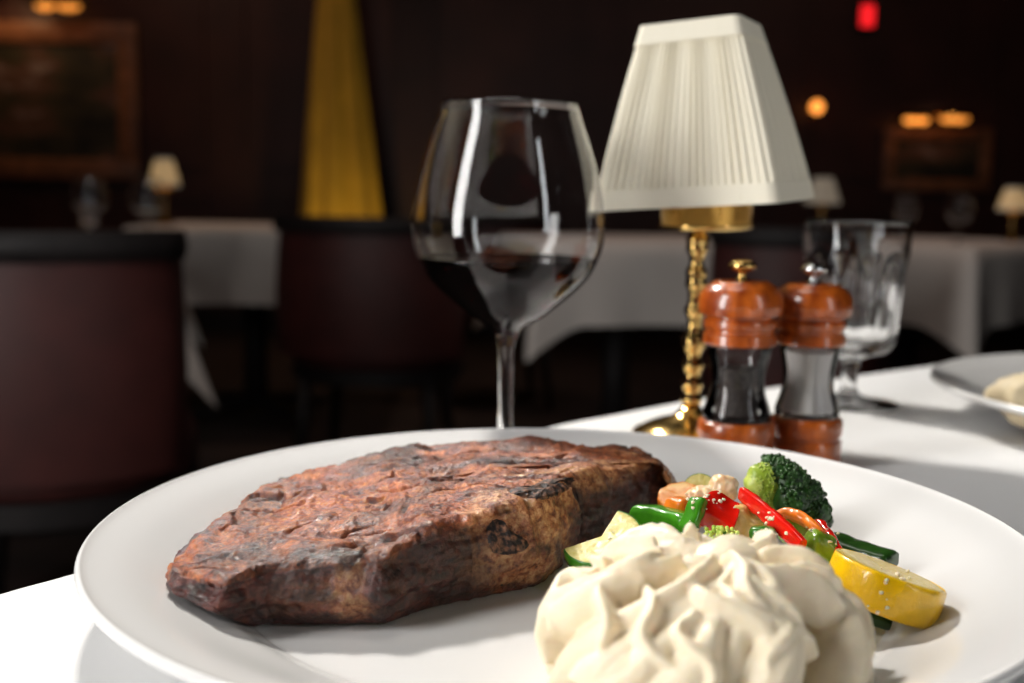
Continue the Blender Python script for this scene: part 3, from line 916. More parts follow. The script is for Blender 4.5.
def broccoli_crumb():
    B = Q(722, 532, .352)
    root = thing('broccoli_floret', 'tiny yellowish broccoli bit on the crest of the mash', 'broccoli', B, group=GV)
    mb = MB()
    rnd = random.Random(3)
    for i in range(70):
        d = Vector((rnd.gauss(0, 1) * .0022, rnd.gauss(0, 1) * .002, rnd.gauss(0, .6) * .0014))
        V, Fc = blob(.0008, .0008, .0008, 1); mb.add(V, Fc, Matrix.Translation(d))
    mb.build('crown', M_bstem, root, sh=0)
    make('stalk', *tube([Vector((.002, .001, -.008)), Vector((.001, 0, -.002)), Vector((0, 0, .0005))], [.0016, .0018, .0024], 10), M_midgreen, root)
broccoli_crumb()

# ------------------------------------------------------------------ crumbs clinging to the vegetables
def crumbs():
    from mathutils.bvhtree import BVHTree
    bpy.context.view_layer.update()
    V = []; Fc = []
    for o in COL.objects:
        r = o.parent or o
        if o.type == 'MESH' and r.get('group') == GV and r['category'] != 'broccoli':
            b = len(V); V += [o.matrix_world @ v.co for v in o.data.vertices]; Fc += [tuple(i + b for i in p.vertices) for p in o.data.polygons]
    bvh = BVHTree.FromPolygons(V, Fc)
    rnd = random.Random(4); mb = MB()
    for cx, cy, sx, sy, n in ((770, 517, 10, 8, 16), (715, 500, 14, 8, 22), (700, 523, 8, 6, 8), (895, 574, 22, 8, 26), (885, 600, 24, 10, 7), (830, 540, 8, 8, 10), (690, 500, 10, 6, 10), (770, 535, 12, 5, 8), (810, 528, 9, 7, 6), (610, 540, 14, 8, 6)):
        for i in range(n):
            px, py = rnd.gauss(cx, sx * .6), rnd.gauss(cy, sy * .6)
            h = bvh.ray_cast(Vector((0, 0, CAMZ)), ray(px, py).normalized())
            if h[0] is None or h[3] > .45: continue
            if rnd.random() < .4: continue
            r = rnd.uniform(.00025, .0008)
            V2, F2 = blob(r, r * rnd.uniform(.5, 1), r * rnd.uniform(.5, 1), 1, .7, .5, 1500, i)
            mb.add(V2, F2, Matrix.Translation(h[0] + h[1] * r * .2) @ Matrix.Rotation(rnd.uniform(0, 3), 4, 'X'))
    tag(mb.build('garlic_crumbs', M_crumb, sh=0), 'tiny white garlic crumbs scattered over the vegetables', 'crumbs', kind='stuff')
crumbs()

# ------------------------------------------------------------------ wine glass
def wine_glass(loc, scale, label, fill=True, group=None, glass_m=None):
    S = scale
    root = thing('wine_glass', label, 'wine glass', loc, group=group)
    outer = [(.0302, .0007), (.0300, .0016), (.022, .0026), (.010, .0048), (.0052, .0095), (.0040, .018), (.0037, .034), (.0039, .050), (.0047, .060), (.0068, .0660)]
    bowl = [(.0098, .0685), (.0180, .0735), (.0260, .0800), (.0345, .0873), (.0405, .0940), (.0448, .1020), (.0472, .1095), (.0481, .1180), (.0478, .1250), (.0464, .1345), (.0437, .1460), (.0405, .1570), (.0375, .1660), (.0350, .1735), (.0338, .1775)]
    out = smooth_prof([(.0001, .0007)] + outer + bowl, 5)
    wall = .0009
    inner = smooth_prof([(.0334, .1782)] + [(r - wall, z + (.0 if z > .09 else .0008)) for r, z in reversed(bowl)][1:] + [(.0001, .0706)], 5)
    prof = [(0, .0007)] + out[1:] + [(.0337, .1784)] + inner[:-1] + [(0, .0706)]
    make('bowl_and_stem', *lathe([(r * S, z * S) for r, z in prof], 96), glass_m or M_glass, root)
    if fill:
        lv = .1030
        ip = [q for q in reversed(inner) if q[1] < lv and q[0] > .0005]
        ri = .0443
        wp = [(0, .0705)] + [(r + .00035, z - .0002) for r, z in ip] + [(ri, lv - .0002), (ri, lv), (ri * .97, lv - .0006), (ri * .9, lv - .0008), (0, lv - .0008)]
        w = make('red_wine', *lathe([(r * S, z * S) for r, z in wp], 96), M_wine, root)
    return root
m, nt, b = new_mat('red_wine_liquid')
setp(b, Base_Color=(0.10, 0.004, 0.008, 1), Roughness=0.0, IOR=1.34); b.inputs['Transmission Weight'].default_value = 1.0
va = nt.nodes.new('ShaderNodeVolumeAbsorption'); va.inputs['Color'].default_value = (.55, .02, .04, 1); va.inputs['Density'].default_value = 70
nt.links.new(va.outputs['Volume'], nt.nodes['Material Output'].inputs['Volume'])
M_wine = m
wg = wine_glass((-.0028, .560, T), 1.0, 'stemmed glass of red wine behind the steak plate')

# ------------------------------------------------------------------ table lamp
def table_lamp(loc, label, scale=1.0, tilt=True, rz=math.radians(-25), group=None, detail=True, shade_m=None):
    S = scale
    root = thing('table_lamp', label, 'lamp', loc, group=group)
    n = 40 if detail else 20
    # weighted dome base
    make('base', *lathe([(0, .0006), (.0325 * S, .0006), (.0330 * S, .0020 * S), (.0315 * S, .0036 * S), (.0280 * S, .0048 * S), (.0265 * S, .0062 * S), (.0200 * S, .0090 * S), (.0110 * S, .0118 * S), (.0070 * S, .0150 * S), (.0052 * S, .0180 * S), (0, .0180 * S)], n), M_brass, root)
    # turned stem with bamboo knuckles
    pf = [(0, .0170)]
    knots = [.0215, .0300, .0410, .0520, .0560, .0720, .0870, .0930, .1060, .1110]
    zz = .0172
    while zz < .1175:
        r = .0040
        for kz in knots: r += .0020 * math.exp(-((zz - kz) / .0030) ** 2)
        pf.append((r, zz)); zz += .0007
    pf.append((.0075, .1178)); pf.append((0, .1180))
    make('stem', *lathe([(r * S, z * S) for r, z in pf], n // 2 + 8), M_brass, root)
    # gallery cup under the shade
    make('shade_holder', *lathe([(r * S, z * S) for r, z in [(0, .1165), (.0225, .1165), (.0250, .1172), (.0262, .1186), (.0258, .1200), (.0252, .1206), (.0250, .1330), (.0240, .1332), (.0240, .1210), (0, .1210)]], n), M_brass, root, loc=(.0070 if tilt else 0, 0, 0), rot=(0, math.radians(-1.2) if tilt else 0, 0))
    sharp(root.children[-1], 40)
    # pleated shade: square plan with softened corners
    zb, zt = .1305, .2265
    hb, ht = .0485, .0248
    def plan(t, half, corner):
        """t in 0..1 round a rounded square"""
        s = 2 * half - 2 * corner; Lc = corner * PI / 2; tot = 4 * (s + Lc); d = (t % 1) * tot
        for k in range(4):
            a = k * PI / 2
            if d <= s:
                x, y = half, -half + corner + d; nx, ny = 1, 0; break
            d -= s
            if d <= Lc:
                ph = d / corner
                x, y = half - corner + corner * math.cos(ph), half - corner + corner * math.sin(ph); nx, ny = math.cos(ph), math.sin(ph); break
            d -= Lc
        ca, sa = math.cos(a), math.sin(a)
        return x * ca - y * sa, x * sa + y * ca, nx * ca - ny * sa, nx * sa + ny * ca
    NP = 92 if detail else 40
    nn = NP * 8 if detail else 120
    ct, st_ = math.cos(math.radians(2.0)), math.sin(math.radians(2.0))
    def shade_rings(zs, off, pleat, thick):
        V = []; Fc = []; rg = []
        lst = [(z, off) for z in zs] + [(z, off - thick) for z in reversed(zs)]
        for z, of in lst:
            u = (z - zb) / (zt - zb)
            half = hb + (ht - hb) * (u ** 1.08) + .0006 * math.sin(PI * u)
            ids = []
            for k in range(nn):
                t = k / nn
                x, y, nx, ny = plan(t, half, half * .10)
                w = (pleat * (0.5 + 0.5 * math.sin(2 * PI * t * NP + .9 * math.sin(2 * PI * t * 11))) * (1 + .35 * math.sin(2 * PI * t * 17 + 1.0))) if pleat else 0
                x += nx * (of + w); y += ny * (of + w)
                ids.append(len(V)); V.append((x * S, y * S, (z - zb) * S))
            rg.append(ids)
        for a, b in zip(rg, rg[1:] + rg[:1]):
            for k in range(nn): Fc.append((a[k], a[(k + 1) % nn], b[(k + 1) % nn], b[k]))
        return V, Fc
    rot = (Matrix.Rotation(math.radians(-4.0) if tilt else 0, 4, 'Y') @ Matrix.Rotation(rz, 4, 'Z')).to_euler()
    zs = [zb + .002 + (zt - zb - .004) * i / 14 for i in range(15)]
    sh = make('shade', *shade_rings(zs, 0, .0016 if detail else .001, .0010), shade_m or M_shade, root, loc=(.0045 if tilt else 0, 0, zb * S), rot=rot)
    bb = make('band', *shade_rings([zb, zb + .004, zb + .0105], .0020, 0, .0034), M_band, sh)
    bt = make('band', *shade_rings([zt - .0105, zt - .004, zt], .0020, 0, .0034), M_band, sh)
    sharp(bb, 50); sharp(bt, 50)
    # wire spider joining shade and holder
    for k in range(4):
        a = k * PI / 2 + .4
        sp = MB().add(*tube([Vector((math.cos(a) * .0245 * S, math.sin(a) * .0245 * S, .131 * S)), Vector((math.cos(a) * .03 * S, math.sin(a) * .03 * S, .150 * S)), Vector((math.cos(a) * .0425 * S, math.sin(a) * .0425 * S, .141 * S))], .0009 * S, 8))
        sp.build('shade_support', M_brass, root)
    return root
LQ = Q(690, 437, .622)
lamp = table_lamp((LQ.x, LQ.y, T), 'brass table lamp with pleated cream shade beside the pepper mills')

# ------------------------------------------------------------------ pepper and salt mills
def wood(name, c1, c2):
    m, nt, b = new_mat(name); L = nt.links.new
    tc = nt.nodes.new('ShaderNodeTexCoord'); mp = nt.nodes.new('ShaderNodeMapping'); mp.inputs['Scale'].default_value = (1, 1, .18)
    n = nt.nodes.new('ShaderNodeTexNoise'); n.inputs['Scale'].default_value = 160; n.inputs['Detail'].default_value = 6
    r = nt.nodes.new('ShaderNodeValToRGB'); r.color_ramp.elements[0].color = c1; r.color_ramp.elements[1].color = c2
    r.color_ramp.elements[0].position = .35; r.color_ramp.elements[1].position = .68
    L(tc.outputs['Object'], mp.inputs['Vector']); L(mp.outputs['Vector'], n.inputs['Vector']); L(n.outputs['Fac'], r.inputs['Fac']); L(r.outputs['Color'], b.inputs['Base Color'])
    b.inputs['Roughness'].default_value = .3; b.inputs['Coat Weight'].default_value = .7; b.inputs['Coat Roughness'].default_value = .06
    return m
M_mill = wood('varnished_orange_wood', rgb(132, 52, 10), rgb(204, 102, 30))
M_pepper = mat('peppercorn_black', rgb(52, 44, 40), rough=.6, var=.6, vscale=420, bump=.0012, bscale=420)
M_salt = mat('coarse_salt', rgb(246, 242, 238), rough=.6, bump=.0006, bscale=900)
def mill(loc, label, knob_m, fill_m, fill_name, R, H, fill_frac, ff):
    root = thing('spice_mill', label, 'mill', loc)
    k = R / .0203; z = H / .105
    def L_(name, prof, m, n=56, sh=30):
        o = make(name, *lathe([(r * k, h * z) for r, h in prof], n), m, root); sharp(o, sh); return o
    L_('base', [(0, .0004), (.0182, .0004), (.0190, .0012), (.0190, .0125), (.0186, .0140), (.0176, .0146), (.0176, .0160), (.0186, .0166), (.0192, .0185), (.0192, .0225), (.0186, .0250), (.0172, .0262), (0, .0262)], M_mill)
    body_o = smooth_prof([(.0168, .0265), (.0170, .0290), (.0160, .0325), (.0138, .0395), (.0132, .0450), (.0137, .0520), (.0152, .0590), (.0160, .0620), (.0160, .0634)], 5)
    body_i = [(r - .0017, h) for r, h in reversed(body_o)]
    L_('glass_body', [(0, .0264)] + body_o + [(0, .0635)], M_acryl, 56, 60)
    fi = [(r + .00005, h) for r, h in reversed(body_i)]
    top = .0275 + (.0620 - .0275) * fill_frac
    L_(fill_name, [(0, .0285)] + [(r * ff, h) for r, h in fi if .0284 < h < top] + [(0, top)], fill_m, 56, 60)
    L_('head', [(0, .0638), (.0176, .0638), (.0183, .0646), (.0180, .0690), (.0168, .0698), (.0168, .0712), (.0178, .0720), (.0180, .0742), (.0178, .0758), (.0166, .0768), (.0166, .0776), (.0200, .0786), (.0209, .0812), (.0209, .0845), (.0200, .0888), (.0180, .0918), (.0150, .0934), (.0142, .0940), (.0132, .0948), (.0050, .0950), (0, .0950)], M_mill)
    L_('knob', [(0, .0948), (.0034, .0948), (.0030, .0958), (.0022, .0966), (.0021, .0985), (.0028, .0994), (.0052, .1002), (.0068, .1014), (.0070, .1026), (.0060, .1040), (.0035, .1050), (0, .1052)], knob_m, 40, 60)
    return root
m, nt, b = new_mat('clear_acrylic')
fr_ = nt.nodes.new('ShaderNodeFresnel'); fr_.inputs['IOR'].default_value = 1.45
tr_ = nt.nodes.new('ShaderNodeBsdfTransparent'); tr_.inputs['Color'].default_value = (.95, .95, .95, 1)
gl_ = nt.nodes.new('ShaderNodeBsdfGlossy'); gl_.inputs['Roughness'].default_value = .03
mx_ = nt.nodes.new('ShaderNodeMixShader')
nt.links.new(fr_.outputs['Fac'], mx_.inputs['Fac']); nt.links.new(tr_.outputs[0], mx_.inputs[1]); nt.links.new(gl_.outputs[0], mx_.inputs[2])
nt.links.new(mx_.outputs[0], nt.nodes['Material Output'].inputs['Surface'])
M_acryl = m
q = Q(734, 466, .545)
mill((q.x, q.y, T), 'orange wooden pepper mill with brass knob and dark peppercorns', M_brass, M_pepper, 'peppercorns', .0200, .1045, .74, .72)
q = Q(804, 463, .560)
mill((q.x, q.y, T), 'orange wooden salt mill with silver knob and white salt', M_silver, M_salt, 'salt', .0192, .1025, .95, .92)

# ------------------------------------------------------------------ water goblet
def goblet(loc, label, S=1.0, group=None):
    root = thing('water_goblet', label, 'glass', loc, group=group)
    outer = smooth_prof([(.0001, .0005), (.0300, .0005), (.0302, .0016), (.020, .0032), (.009, .0056), (.0052, .0100), (.0048, .0180), (.0056, .0250), (.0070, .0295), (.0130, .0325), (.0215, .0350), (.0266, .0395), (.0286, .0460), (.0296, .0580), (.0306, .0740), (.0316, .0880), (.0326, .1010), (.0334, .1180)], 5)
    inner = smooth_prof([(.0320, .1184), (.0312, .1010), (.0300, .0880), (.0288, .0740), (.0274, .0600), (.0262, .0500), (.0236, .0440), (.0150, .0405), (.0001, .0395)], 5)
    no = len(outer)
    def mod(th, r, z, i):
        if i < no + 1 and .033 < z < .100:
            w = math.sin(PI * (z - .033) / .067)
            return r * (1 - .075 * w * abs(math.sin(th * 5)) ** .8)
        return r
    prof = [(0, .0005)] + outer[1:] + [(.0328, .1187)] + inner[:-1] + [(0, .0395)]
    make('bowl_and_stem', *lathe([(r * S, z * S) for r, z in prof], 120, mod), M_glass, root)
    return root
q = Q(848, 402, .735)
goblet((q.x, q.y, T), 'clear faceted water goblet behind the salt mill', 1.025)

# ------------------------------------------------------------------ food on the far plate
fz = Vector((.306, .625, T + .0125))
o = make('potato_mound', *blob(.030, .026, .016, 4, .9, .25, 60, 4), mat('pale_potato', (.66, .55, .36, 1), rough=.5, bump=.0006, bscale=200), loc=fz + Vector((0, 0, .0125)))
tag(o, 'pale blurred mound of food on the right-hand plate', 'food')
o = make('carrot_piece', *blob(.012, .009, .007, 3, .8, .2, 100, 2), M_orange, loc=fz + Vector((.012, -.036, .0045)))
tag(o, 'orange piece beside the pale mound on the right-hand plate', 'carrot')

# ------------------------------------------------------------------ background tables
M_cloth2 = cloth_mat('warm_white_linen', (0.74, 0.68, 0.63, 1))
def square_cloth(side, drop, corner, seed=0, flare=.085):
    V = []; Fc = []; h = side / 2; n = 41
    # perimeter walk, rounded slightly
    per = []
    for k in range(4):
        for i in range(n - 1):
            t = -1 + 2 * i / (n - 1)
            x, y = h, h * t
            a = k * PI / 2
            per.append((Vector((x * math.cos(a) - y * math.sin(a), x * math.sin(a) + y * math.cos(a), 0)), abs(t), a, t))
    m = len(per); rings = []
    for f in (.3, .6, .85, .985, 1.0):
        rings.append([len(V) + k for k in range(m)]); V += [p * f + Vector((0, 0, 0 if f < 1 else -.004)) for p, _, _, _ in per]
    for s in (.15, .35, .55, .75, .9, 1.0):
        ids = []
        for p, c, a, t in per:
            cw = max(0, (c - .62) / .38) ** 1.6
            out = Vector((math.cos(a), math.sin(a), 0))
            diag = p.normalized()
            d = (drop + corner * cw) * s
            off = out * (.010 + .012 * s * math.sin(t * 7 + seed + a)) + diag * (flare * cw * s)
            pin = -out * .0 + diag * 0
            ids.append(len(V)); V.append(p + off + Vector((0, 0, -.004 - d)))
        rings.append(ids)
    for a, b in zip(rings[:-1], rings[1:]):
        for k in range(m): Fc.append((a[k], a[(k + 1) % m], b[(k + 1) % m], b[k]))
    c = len(V); V.append(Vector((0, 0, 0)))
    for k in range(m): Fc.append((c, rings[0][k], rings[0][(k + 1) % m]))
    return V, Fc
def bg_table(x, y, rz, side, drop, corner, lt, lc, z=T, seed=0, flare=.085):
    c = make('tablecloth', *square_cloth(side, drop, corner, seed, flare), M_cloth2, loc=(x, y, z), rot=(0, 0, rz)); tag(c, lc, 'tablecloth')
    t = thing('dining_table', lt, 'table', (x, y, 0), rz)
    h = side / 2 - .012
    make('table_top', *box(-h, h, -h, h, z - .036, z - .004, .003), M_darkwood, t, smooth=False)
    make('pedestal', *lathe([(0, .035), (.05, .035), (.045, .3), (.06, .6), (.14, z - .037), (0, z - .037)], 24), M_darkwood, t)
    b = MB()
    for k in range(4):
        a = k * PI / 2 + PI / 4
        b.add(*tube([Vector((0, 0, .06)), Vector((math.cos(a) * .18, math.sin(a) * .18, .045)), Vector((math.cos(a) * .34, math.sin(a) * .34, .018))], [.03, .025, .017], 10))
    b.build('base', M_darkwood, t)
# table seen past the left chair (far)
bg_table(-1.02, 4.42, .04, .78, .27, .14, 'far table under the white cloth left of the gold curtain', 'white tablecloth on the far table left of the gold curtain')
# table just behind the big left chair (only a hanging corner shows)
bg_table(-1.395, 3.05, math.radians(17), .80, .12, .27, 'table behind the big maroon chair at left', 'white tablecloth whose corner hangs beside the maroon chair', flare=.20)
# table behind the wine glass
bg_table(.35, 3.74, math.radians(12), .68, .25, .10, 'table behind the wine glass and brass lamp', 'white tablecloth seen between wine glass and lamp stem')
# table at the right
bg_table(1.43, 4.05, math.radians(43), .86, .25, .10, 'table behind the water goblet at right', 'white tablecloth with a pointed hanging corner at right')

# ------------------------------------------------------------------ chairs
def chair_proto(label):
    root = thing('dining_chair', label, 'chair')
    # back: curved padded shell, centre of curvature at origin, opening towards -Y is the sitter; back faces +Y
    Rb = .30; half = math.radians(68)
    nu = 36
    def shell(r_in, r_out, z0, z1, nz=8, round_=.02):
        V = []; Fc = []; sec = []
        for i in range(nz + 1): sec.append((r_out + .012 * math.sin(PI * i / nz), z0 + (z1 - z0) * i / nz))
        for i in range(nz, -1, -1): sec.append((r_in - .010 * math.sin(PI * i / nz), z0 + (z1 - z0) * i / nz))
        ns = len(sec)
        for k in range(nu + 1):
            a = PI / 2 - half + 2 * half * k / nu
            e = min(k, nu - k) / 2.0
            sh = min(1.0, .55 + .45 * e)
            for r, z in sec:
                rm = (r_in + r_out) / 2
                rr = rm + (r - rm) * sh
                V.append((rr * math.cos(a), rr * math.sin(a) * .92, z))
        for k in range(nu):
            for i in range(ns):
                j = (i + 1) % ns
                Fc.append((k * ns + i, (k + 1) * ns + i, (k + 1) * ns + j, k * ns + j))
        Fc.append(tuple(range(ns))); Fc.append(tuple(nu * ns + i for i in range(ns - 1, -1, -1)))
        return V, Fc
    o = make('backrest', *shell(.275, .315, .40, .765), M_leather, root); sharp(o, 60)
    o = make('top_rail', *shell(.268, .325, .765, .815, 4), M_darkwood, root); sharp(o, 50)
    o = make('seat', *lathe([(0, .365), (.262, .365), (.268, .38), (.268, .43), (.255, .455), (.20, .468), (0, .472)], 48), M_leather, root)
    o = make('seat_frame', *lathe([(0, .315), (.262, .315), (.268, .32), (.268, .364), (0, .364)], 48), M_darkwood, root); sharp(o, 40)
    for x, y in ((.19, .17), (-.19, .17), (.18, -.18), (-.18, -.18)):
        make('leg', *tube([Vector((x, y, .33)), Vector((x * 1.04, y * 1.04, .16)), Vector((x * 1.14, y * 1.14, .0))], [(.024, .024), (.02, .02), (.015, .015)], 12), M_darkwood, root)
    return root
ch = chair_proto('large maroon leather chair with dark top rail, nearest at left')
ch.location = (-.862, 2.05, 0); ch.rotation_euler = (0, 0, PI + .02)
GC = 'maroon leather chairs at the background tables'
ch['group'] = GC
dup(ch, (-.42, 3.50, 0), PI - .1, 'dark maroon chair in front of the gold curtain', GC)
dup(ch, (-.08, 4.75, 0), PI + .15, 'dark maroon chair directly behind the wine glass stem', GC)
c4 = dup(ch, (.745, 3.02, 0), PI, 'maroon chair back showing between the lamp stem and the mills', GC); c4.scale = (.80, .80, 1)

# ------------------------------------------------------------------ things on the background tables
M_glow = mat('glowing_cream_shade', (.75, .60, .38, 1), rough=.8, emit=(1.0, .62, .26, 1), es=.22)
def small_lamp(px, py, Y, label, s=1.0, glow=True):
    p = Q(px, py, Y)
    return table_lamp((p.x, Y, T), label, s, tilt=False, rz=.4, detail=False, shade_m=M_glow if glow else None, group='small lamps on the background tables')
GL = 'glasses on the background tables'
small_lamp(165, 225, 4.30, 'small glowing table lamp over the far left tablecloth', 1.12)
small_lamp(1012, 232, 4.00, 'small cream-shaded lamp on the table at the right picture edge', .85)
small_lamp(821, 222, 4.05, 'small cream-shaded lamp half hidden behind the big lampshade', .95, False)

g0 = wine_glass((-1.10, 2.92, T), .9, 'empty wine glass over the left chair rail, in line with the painting', False, GL)
dup(g0, (-.93, 2.86, T), 0, 'empty wine glass left of the small glowing lamp', GL)
q = Q(112, 240, 2.5)
goblet((-1.17, 3.10, T), 'short water goblet on the table behind the left chair', .8, GL)
for px, y, lab in ((905, 4.0, 'wine glass at the left end of the right-hand background table'), (958, 3.78, 'wine glass standing above the pointed cloth corner')):
    p = Q(px, 232, y)
    dup(g0, (p.x, y, T), 0, lab, GL)
# folded white napkin standing on the chair-side table centre
def napkin(loc, label, s=1.0):
    V, Fc = lathe([(0, 0), (.045 * s, 0), (.042 * s, .03 * s), (.03 * s, .07 * s), (.014 * s, .11 * s), (0, .12 * s)], 40, lambda th, r, z, i: r * (1 + .18 * math.sin(th * 6)))
    o = make('folded_napkin', V, Fc, M_cloth, loc=loc); tag(o, label, 'napkin')

# ------------------------------------------------------------------ wall pictures and their lamps
M_frame = mat('dark_gilt_frame', (.22, .09, .04, 1), rough=.45, var=.35, vscale=20)
def painting(cx, cz, w, h, fw, label, seed, lw=.4):
    root = thing('painting', label, 'painting', (cx, RY1 - .040, cz))
    m, nt, b = new_mat('oil_landscape'); L = nt.links.new
    tc = nt.nodes.new('ShaderNodeTexCoord'); mp = nt.nodes.new('ShaderNodeMapping'); mp.inputs['Scale'].default_value = (1.6, 1, 3.2); mp.inputs['Location'].default_value = (seed, 0, seed * .37)
    n1 = nt.nodes.new('ShaderNodeTexNoise'); n1.inputs['Scale'].default_value = 1.5; n1.inputs['Detail'].default_value = 5
    r = nt.nodes.new('ShaderNodeValToRGB'); cr = r.color_ramp
    for e, (p_, c_) in zip([cr.elements[0], cr.elements[1], cr.elements.new(.55), cr.elements.new(.62)], [(.36, (.006, .006, .004, 1)), (.70, (.20, .11, .05, 1)), (.48, (.045, .036, .016, 1)), (.57, (.11, .05, .03, 1))]): e.position = p_; e.color = c_
    L(tc.outputs['Object'], mp.inputs['Vector']); L(mp.outputs['Vector'], n1.inputs['Vector']); L(n1.outputs['Fac'], r.inputs['Fac']); L(r.outputs['Color'], b.inputs['Base Color']); b.inputs['Roughness'].default_value = .5
    make('canvas', *box(-w / 2 + fw * .8, w / 2 - fw * .8, -.005, .02, -h / 2 + fw * .8, h / 2 - fw * .8), m, root, smooth=False)
    f = MB()
    for x0, x1, z0, z1 in ((-w / 2, w / 2, h / 2 - fw, h / 2), (-w / 2, w / 2, -h / 2, -h / 2 + fw), (-w / 2, -w / 2 + fw, -h / 2 + fw, h / 2 - fw), (w / 2 - fw, w / 2, -h / 2 + fw, h / 2 - fw)):
        f.add(*box(x0, x1, -.03, .035, z0, z1, .01))
    f.build('frame', M_frame, root, sh=40)
    return root
def picture_lamp(cx, cz, w, label, es, arm=.16, bulbs=((0, 1),)):
    root = thing('picture_lamp', label, 'lamp', (cx, RY1 - .02, cz), group='picture lamps on the far wall')
    make('bracket', *tube([Vector((0, .02, .03)), Vector((0, -.08, .06)), Vector((0, -arm, .02))], .012, 8), M_brass, root)
    hood = []
    V = []; Fc = []; n_ = 12
    for x in (-w / 2, w / 2):
        for k in range(n_ + 1):
            a = PI * (.0 + k / n_)
            V.append((x, -arm + .035 * math.cos(a), .012 + .035 * math.sin(a)))
    for k in range(n_): Fc.append((k, k + 1, n_ + 2 + k, n_ + 1 + k))
    make('hood', V, Fc, M_brass, root)
    root.children[-1].modifiers.new('s', 'SOLIDIFY').thickness = .003
    mt = mat('warm_bulb', (1, .6, .25, 1), emit=(1.0, .32, .045, 1), es=es)
    for dx, s in bulbs:
        make('bulb', *blob(w * .19 * s, .025, .026, 3), mt, root, loc=(dx, -arm, .008))
    return root
pc = Q(40, 90, 7.0)
painting(pc.x - .02, pc.z - .07, 1.28, .94, .125, 'large dark landscape painting in gilt frame on the left wall area', 3.1)
q = Q(58, 8, 6.84)
picture_lamp(q.x, q.z, .34, 'orange glowing picture lamp over the large left painting', 1.15, bulbs=((-.07, .9), (.07, 1.1)))
q = Q(935, 150, 7.0); q_pic = q.copy()
painting(q.x, q.z - .06, .66, .38, .07, 'small dark painting in wooden frame on the far right wall', 8.3)
q = Q(915, 121, 6.84)
picture_lamp(q.x, q.z, .20, 'left of two orange picture lamps above the small right painting', 2.0, bulbs=((-.035, 1.0), (.035, 1.0)))
q = Q(953, 120, 6.84)
picture_lamp(q.x, q.z, .20, 'right of two orange picture lamps above the small right painting', 1.3, bulbs=((-.03, 1.5), (.03, 1.5)))
# sconce
q = Q(817, 107, 6.84)
root = thing('wall_sconce', 'round orange wall light right of the big lampshade', 'lamp', (q.x, RY1, q.z))
make('backplate', *lathe([(0, 0), (.04, 0), (.04, .012), (0, .018)], 24), M_brass, root, rot=(PI / 2, 0, 0))
make('bracket', *tube([Vector((0, 0, -.02)), Vector((0, -.08, -.06)), Vector((0, -.16, -.05)), Vector((0, -.16, -.03))], .008, 8), M_brass, root)
make('bulb', *blob(.036, .036, .038, 3), mat('sconce_bulb', (1, .6, .25, 1), emit=(1.0, .32, .05, 1), es=2.2), root, loc=(0, -.16, 0))
# red lit sign box high at right
q = Q(869, 15, 6.9)
root = thing('exit_light', 'small red glowing light box high on the far wall', 'light', (q.x, RY1, q.z))
make('housing', *box(-.05, .05, -.07, 0, -.075, .075, .006), M_darkwood, root, smooth=False)
make('lens', *box(-.040, .040, -.078, -.068, -.062, .062, .004), mat('red_lens', (.5, .01, .01, 1), emit=(1.0, .015, .02, 1), es=1.1), root, smooth=False)

# ------------------------------------------------------------------ gold curtain, tied above and flaring to the floor
M_curt = mat('gold_drape', (.70, .42, .04, 1), rough=.7, var=.15, vscale=6, sheen=.2)
def curtain():
    cxy = Q(336, 100, 6.6)
    V = []; Fc = []; n = 160; zs = [0.02 + 2.6 * i / 60 for i in range(61)]
    for z in zs:
        zz = (z - .78) / 1.25
        w = .245 - .135 * max(-.3, min(1.0, zz)) ** 1.0 if zz < 1 else .11 - .02 * min(1, (zz - 1) * 2)
        if zz > 1.0: w = .105 + .10 * max(0, zz - 1.15) ** 1.2
        w *= .86
        sh = .02 * (1 - max(0, min(1, zz)))
        for k in range(n):
            a = 2 * PI * k / n
            fold = 1 + .13 * math.sin(7 * a + .6) + .05 * math.sin(13 * a + z)
            V.append((w * math.cos(a) * fold + sh, .45 * w * math.sin(a) * fold, z))
    for j in range(len(zs) - 1):
        for k in range(n): Fc.append((j * n + k, j * n + (k + 1) % n, (j + 1) * n + (k + 1) % n, (j + 1) * n + k))
    Fc.append(tuple(range(n))); Fc.append(tuple((len(zs) - 1) * n + k for k in range(n)))
    root = thing('curtain', 'gathered gold curtain narrowing upwards beside the dark wall', 'curtain', (cxy.x, 6.6, 0))
    make('drape', V, Fc, M_curt, root)
    make('rod', *tube([Vector((-.5, 0, 2.60)), Vector((.5, 0, 2.60))], .016, 12), M_brass, root)
    for x in (-.48, .48):
        make('bracket', *tube([Vector((x, 0, 2.60)), Vector((x, .40, 2.60))], .012, 8), M_brass, root)
    return cxy
cur = curtain()

# ------------------------------------------------------------------ lights
def area(name, loc, target, sx, sy, power, col, spread=None):
    d = bpy.data.lights.new(name, 'AREA'); d.shape = 'RECTANGLE'; d.size = sx; d.size_y = sy; d.energy = power; d.color = col
    if spread: d.spread = spread
    o = bpy.data.objects.new(name, d); COL.objects.link(o); o.location = loc
    dr = Vector(target) - Vector(loc)
    o.rotation_euler = dr.to_track_quat('-Z', 'Y').to_euler()
    return o
key = area('key_lamp', (-1.316, -.20, T + .52), (0.02, .42, T + .10), .34, 1.5, 29, (1.0, .985, .965))
side = area('side_glint_fill', (1.12, -.58, T + .42), (0.0, .55, T + .12), .15, 1.6, 4.5, (.95, .97, 1.0))  # unseen strip added for the right-hand highlight in the glasses
top = area('top_fill', (-.25, .75, RH - .35), (0.02, .42, T), .7, .7, 5, (1.0, .95, .88))  # unseen overhead fill, added to brighten the upper faces
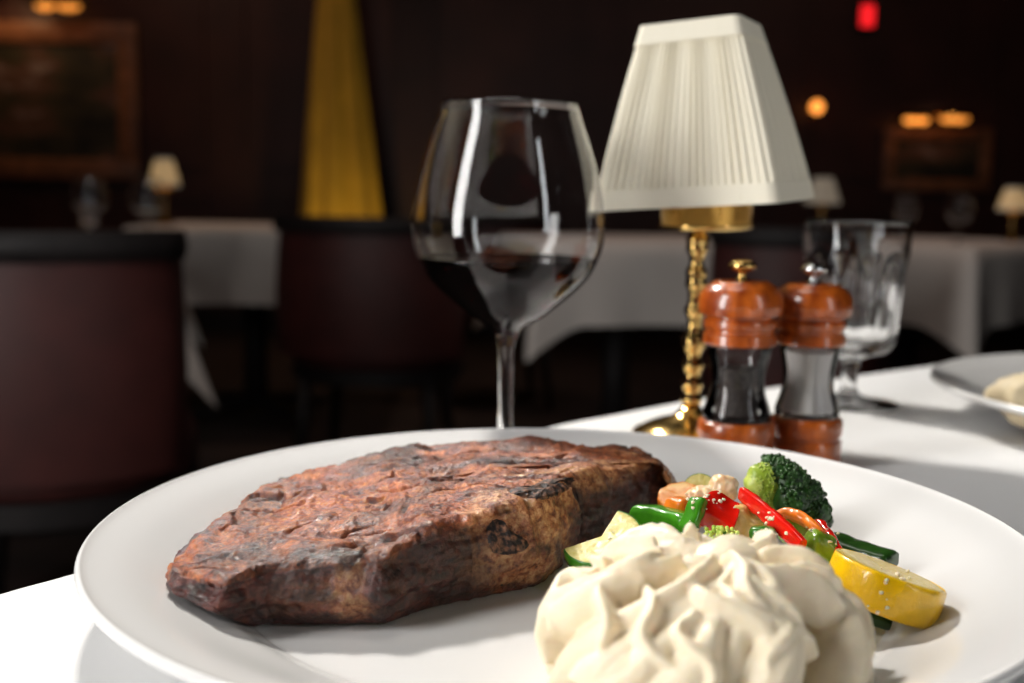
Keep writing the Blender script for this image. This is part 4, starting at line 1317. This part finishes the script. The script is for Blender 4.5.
back = area('back_glint_fill', (-.55, 1.45, T + 1.25), (0.0, .40, T), .15, .15, 7.5, (1.0, .95, .88), spread=math.radians(90))  # unseen lamp behind left, added for glints on the steak
def spot(name, loc, target, power, col, ang, size=.05):
    d = bpy.data.lights.new(name, 'SPOT'); d.energy = power; d.color = col; d.spot_size = math.radians(ang); d.spot_blend = .6; d.shadow_soft_size = size
    o = bpy.data.objects.new(name, d); COL.objects.link(o); o.location = loc
    o.rotation_euler = (Vector(target) - Vector(loc)).to_track_quat('-Z', 'Y').to_euler()
spot('curtain_uplight', (cur.x + .22, 6.0, .12), (cur.x + .05, 6.6, 1.1), 13, (1.0, .72, .26), 80)
spot('downlight', (-1.1, 4.6, RH - .05), (-1.1, 4.9, T), 34, (1.0, .70, .52), 70)
spot('downlight', (.9, 3.6, RH - .05), (.9, 3.9, T), 36, (1.0, .76, .64), 80)
spot('downlight', (-1.0, 2.4, RH - .05), (-.95, 2.2, T), 12, (1.0, .66, .5), 90)
spot('picture_light', (pc.x - .1, RY1 - .35, pc.z + .62), (pc.x - .1, RY1, pc.z - .2), 4.5, (1.0, .6, .3), 120)
spot('picture_light', (q_pic.x, RY1 - .30, q_pic.z + .24), (q_pic.x, RY1, q_pic.z - .1), .3, (1.0, .6, .3), 120)
spot('wall_wash', (-2.4, 5.4, RH - .05), (-1.6, 7.0, 1.4), 14, (1.0, .55, .38), 110)
spot('wall_wash', (1.6, 5.2, RH - .05), (1.6, 7.0, 1.0), 6, (1.0, .6, .45), 110)

w = bpy.data.worlds.new('world'); SC.world = w; w.use_nodes = True
w.node_tree.nodes['Background'].inputs['Color'].default_value = (1, .8, .65, 1)
w.node_tree.nodes['Background'].inputs['Strength'].default_value = .01

SC.view_settings.view_transform = 'Standard'
SC.view_settings.look = 'None'
SC.view_settings.exposure = 0.08
SC.view_settings.gamma = 1.0
SC.view_settings.use_curve_mapping = False
SC.cycles.use_denoising = True
SC.cycles.max_bounces = 16
SC.cycles.transmission_bounces = 14
SC.cycles.glossy_bounces = 8
SC.cycles.transparent_max_bounces = 16
SC.cycles.sample_clamp_indirect = 6
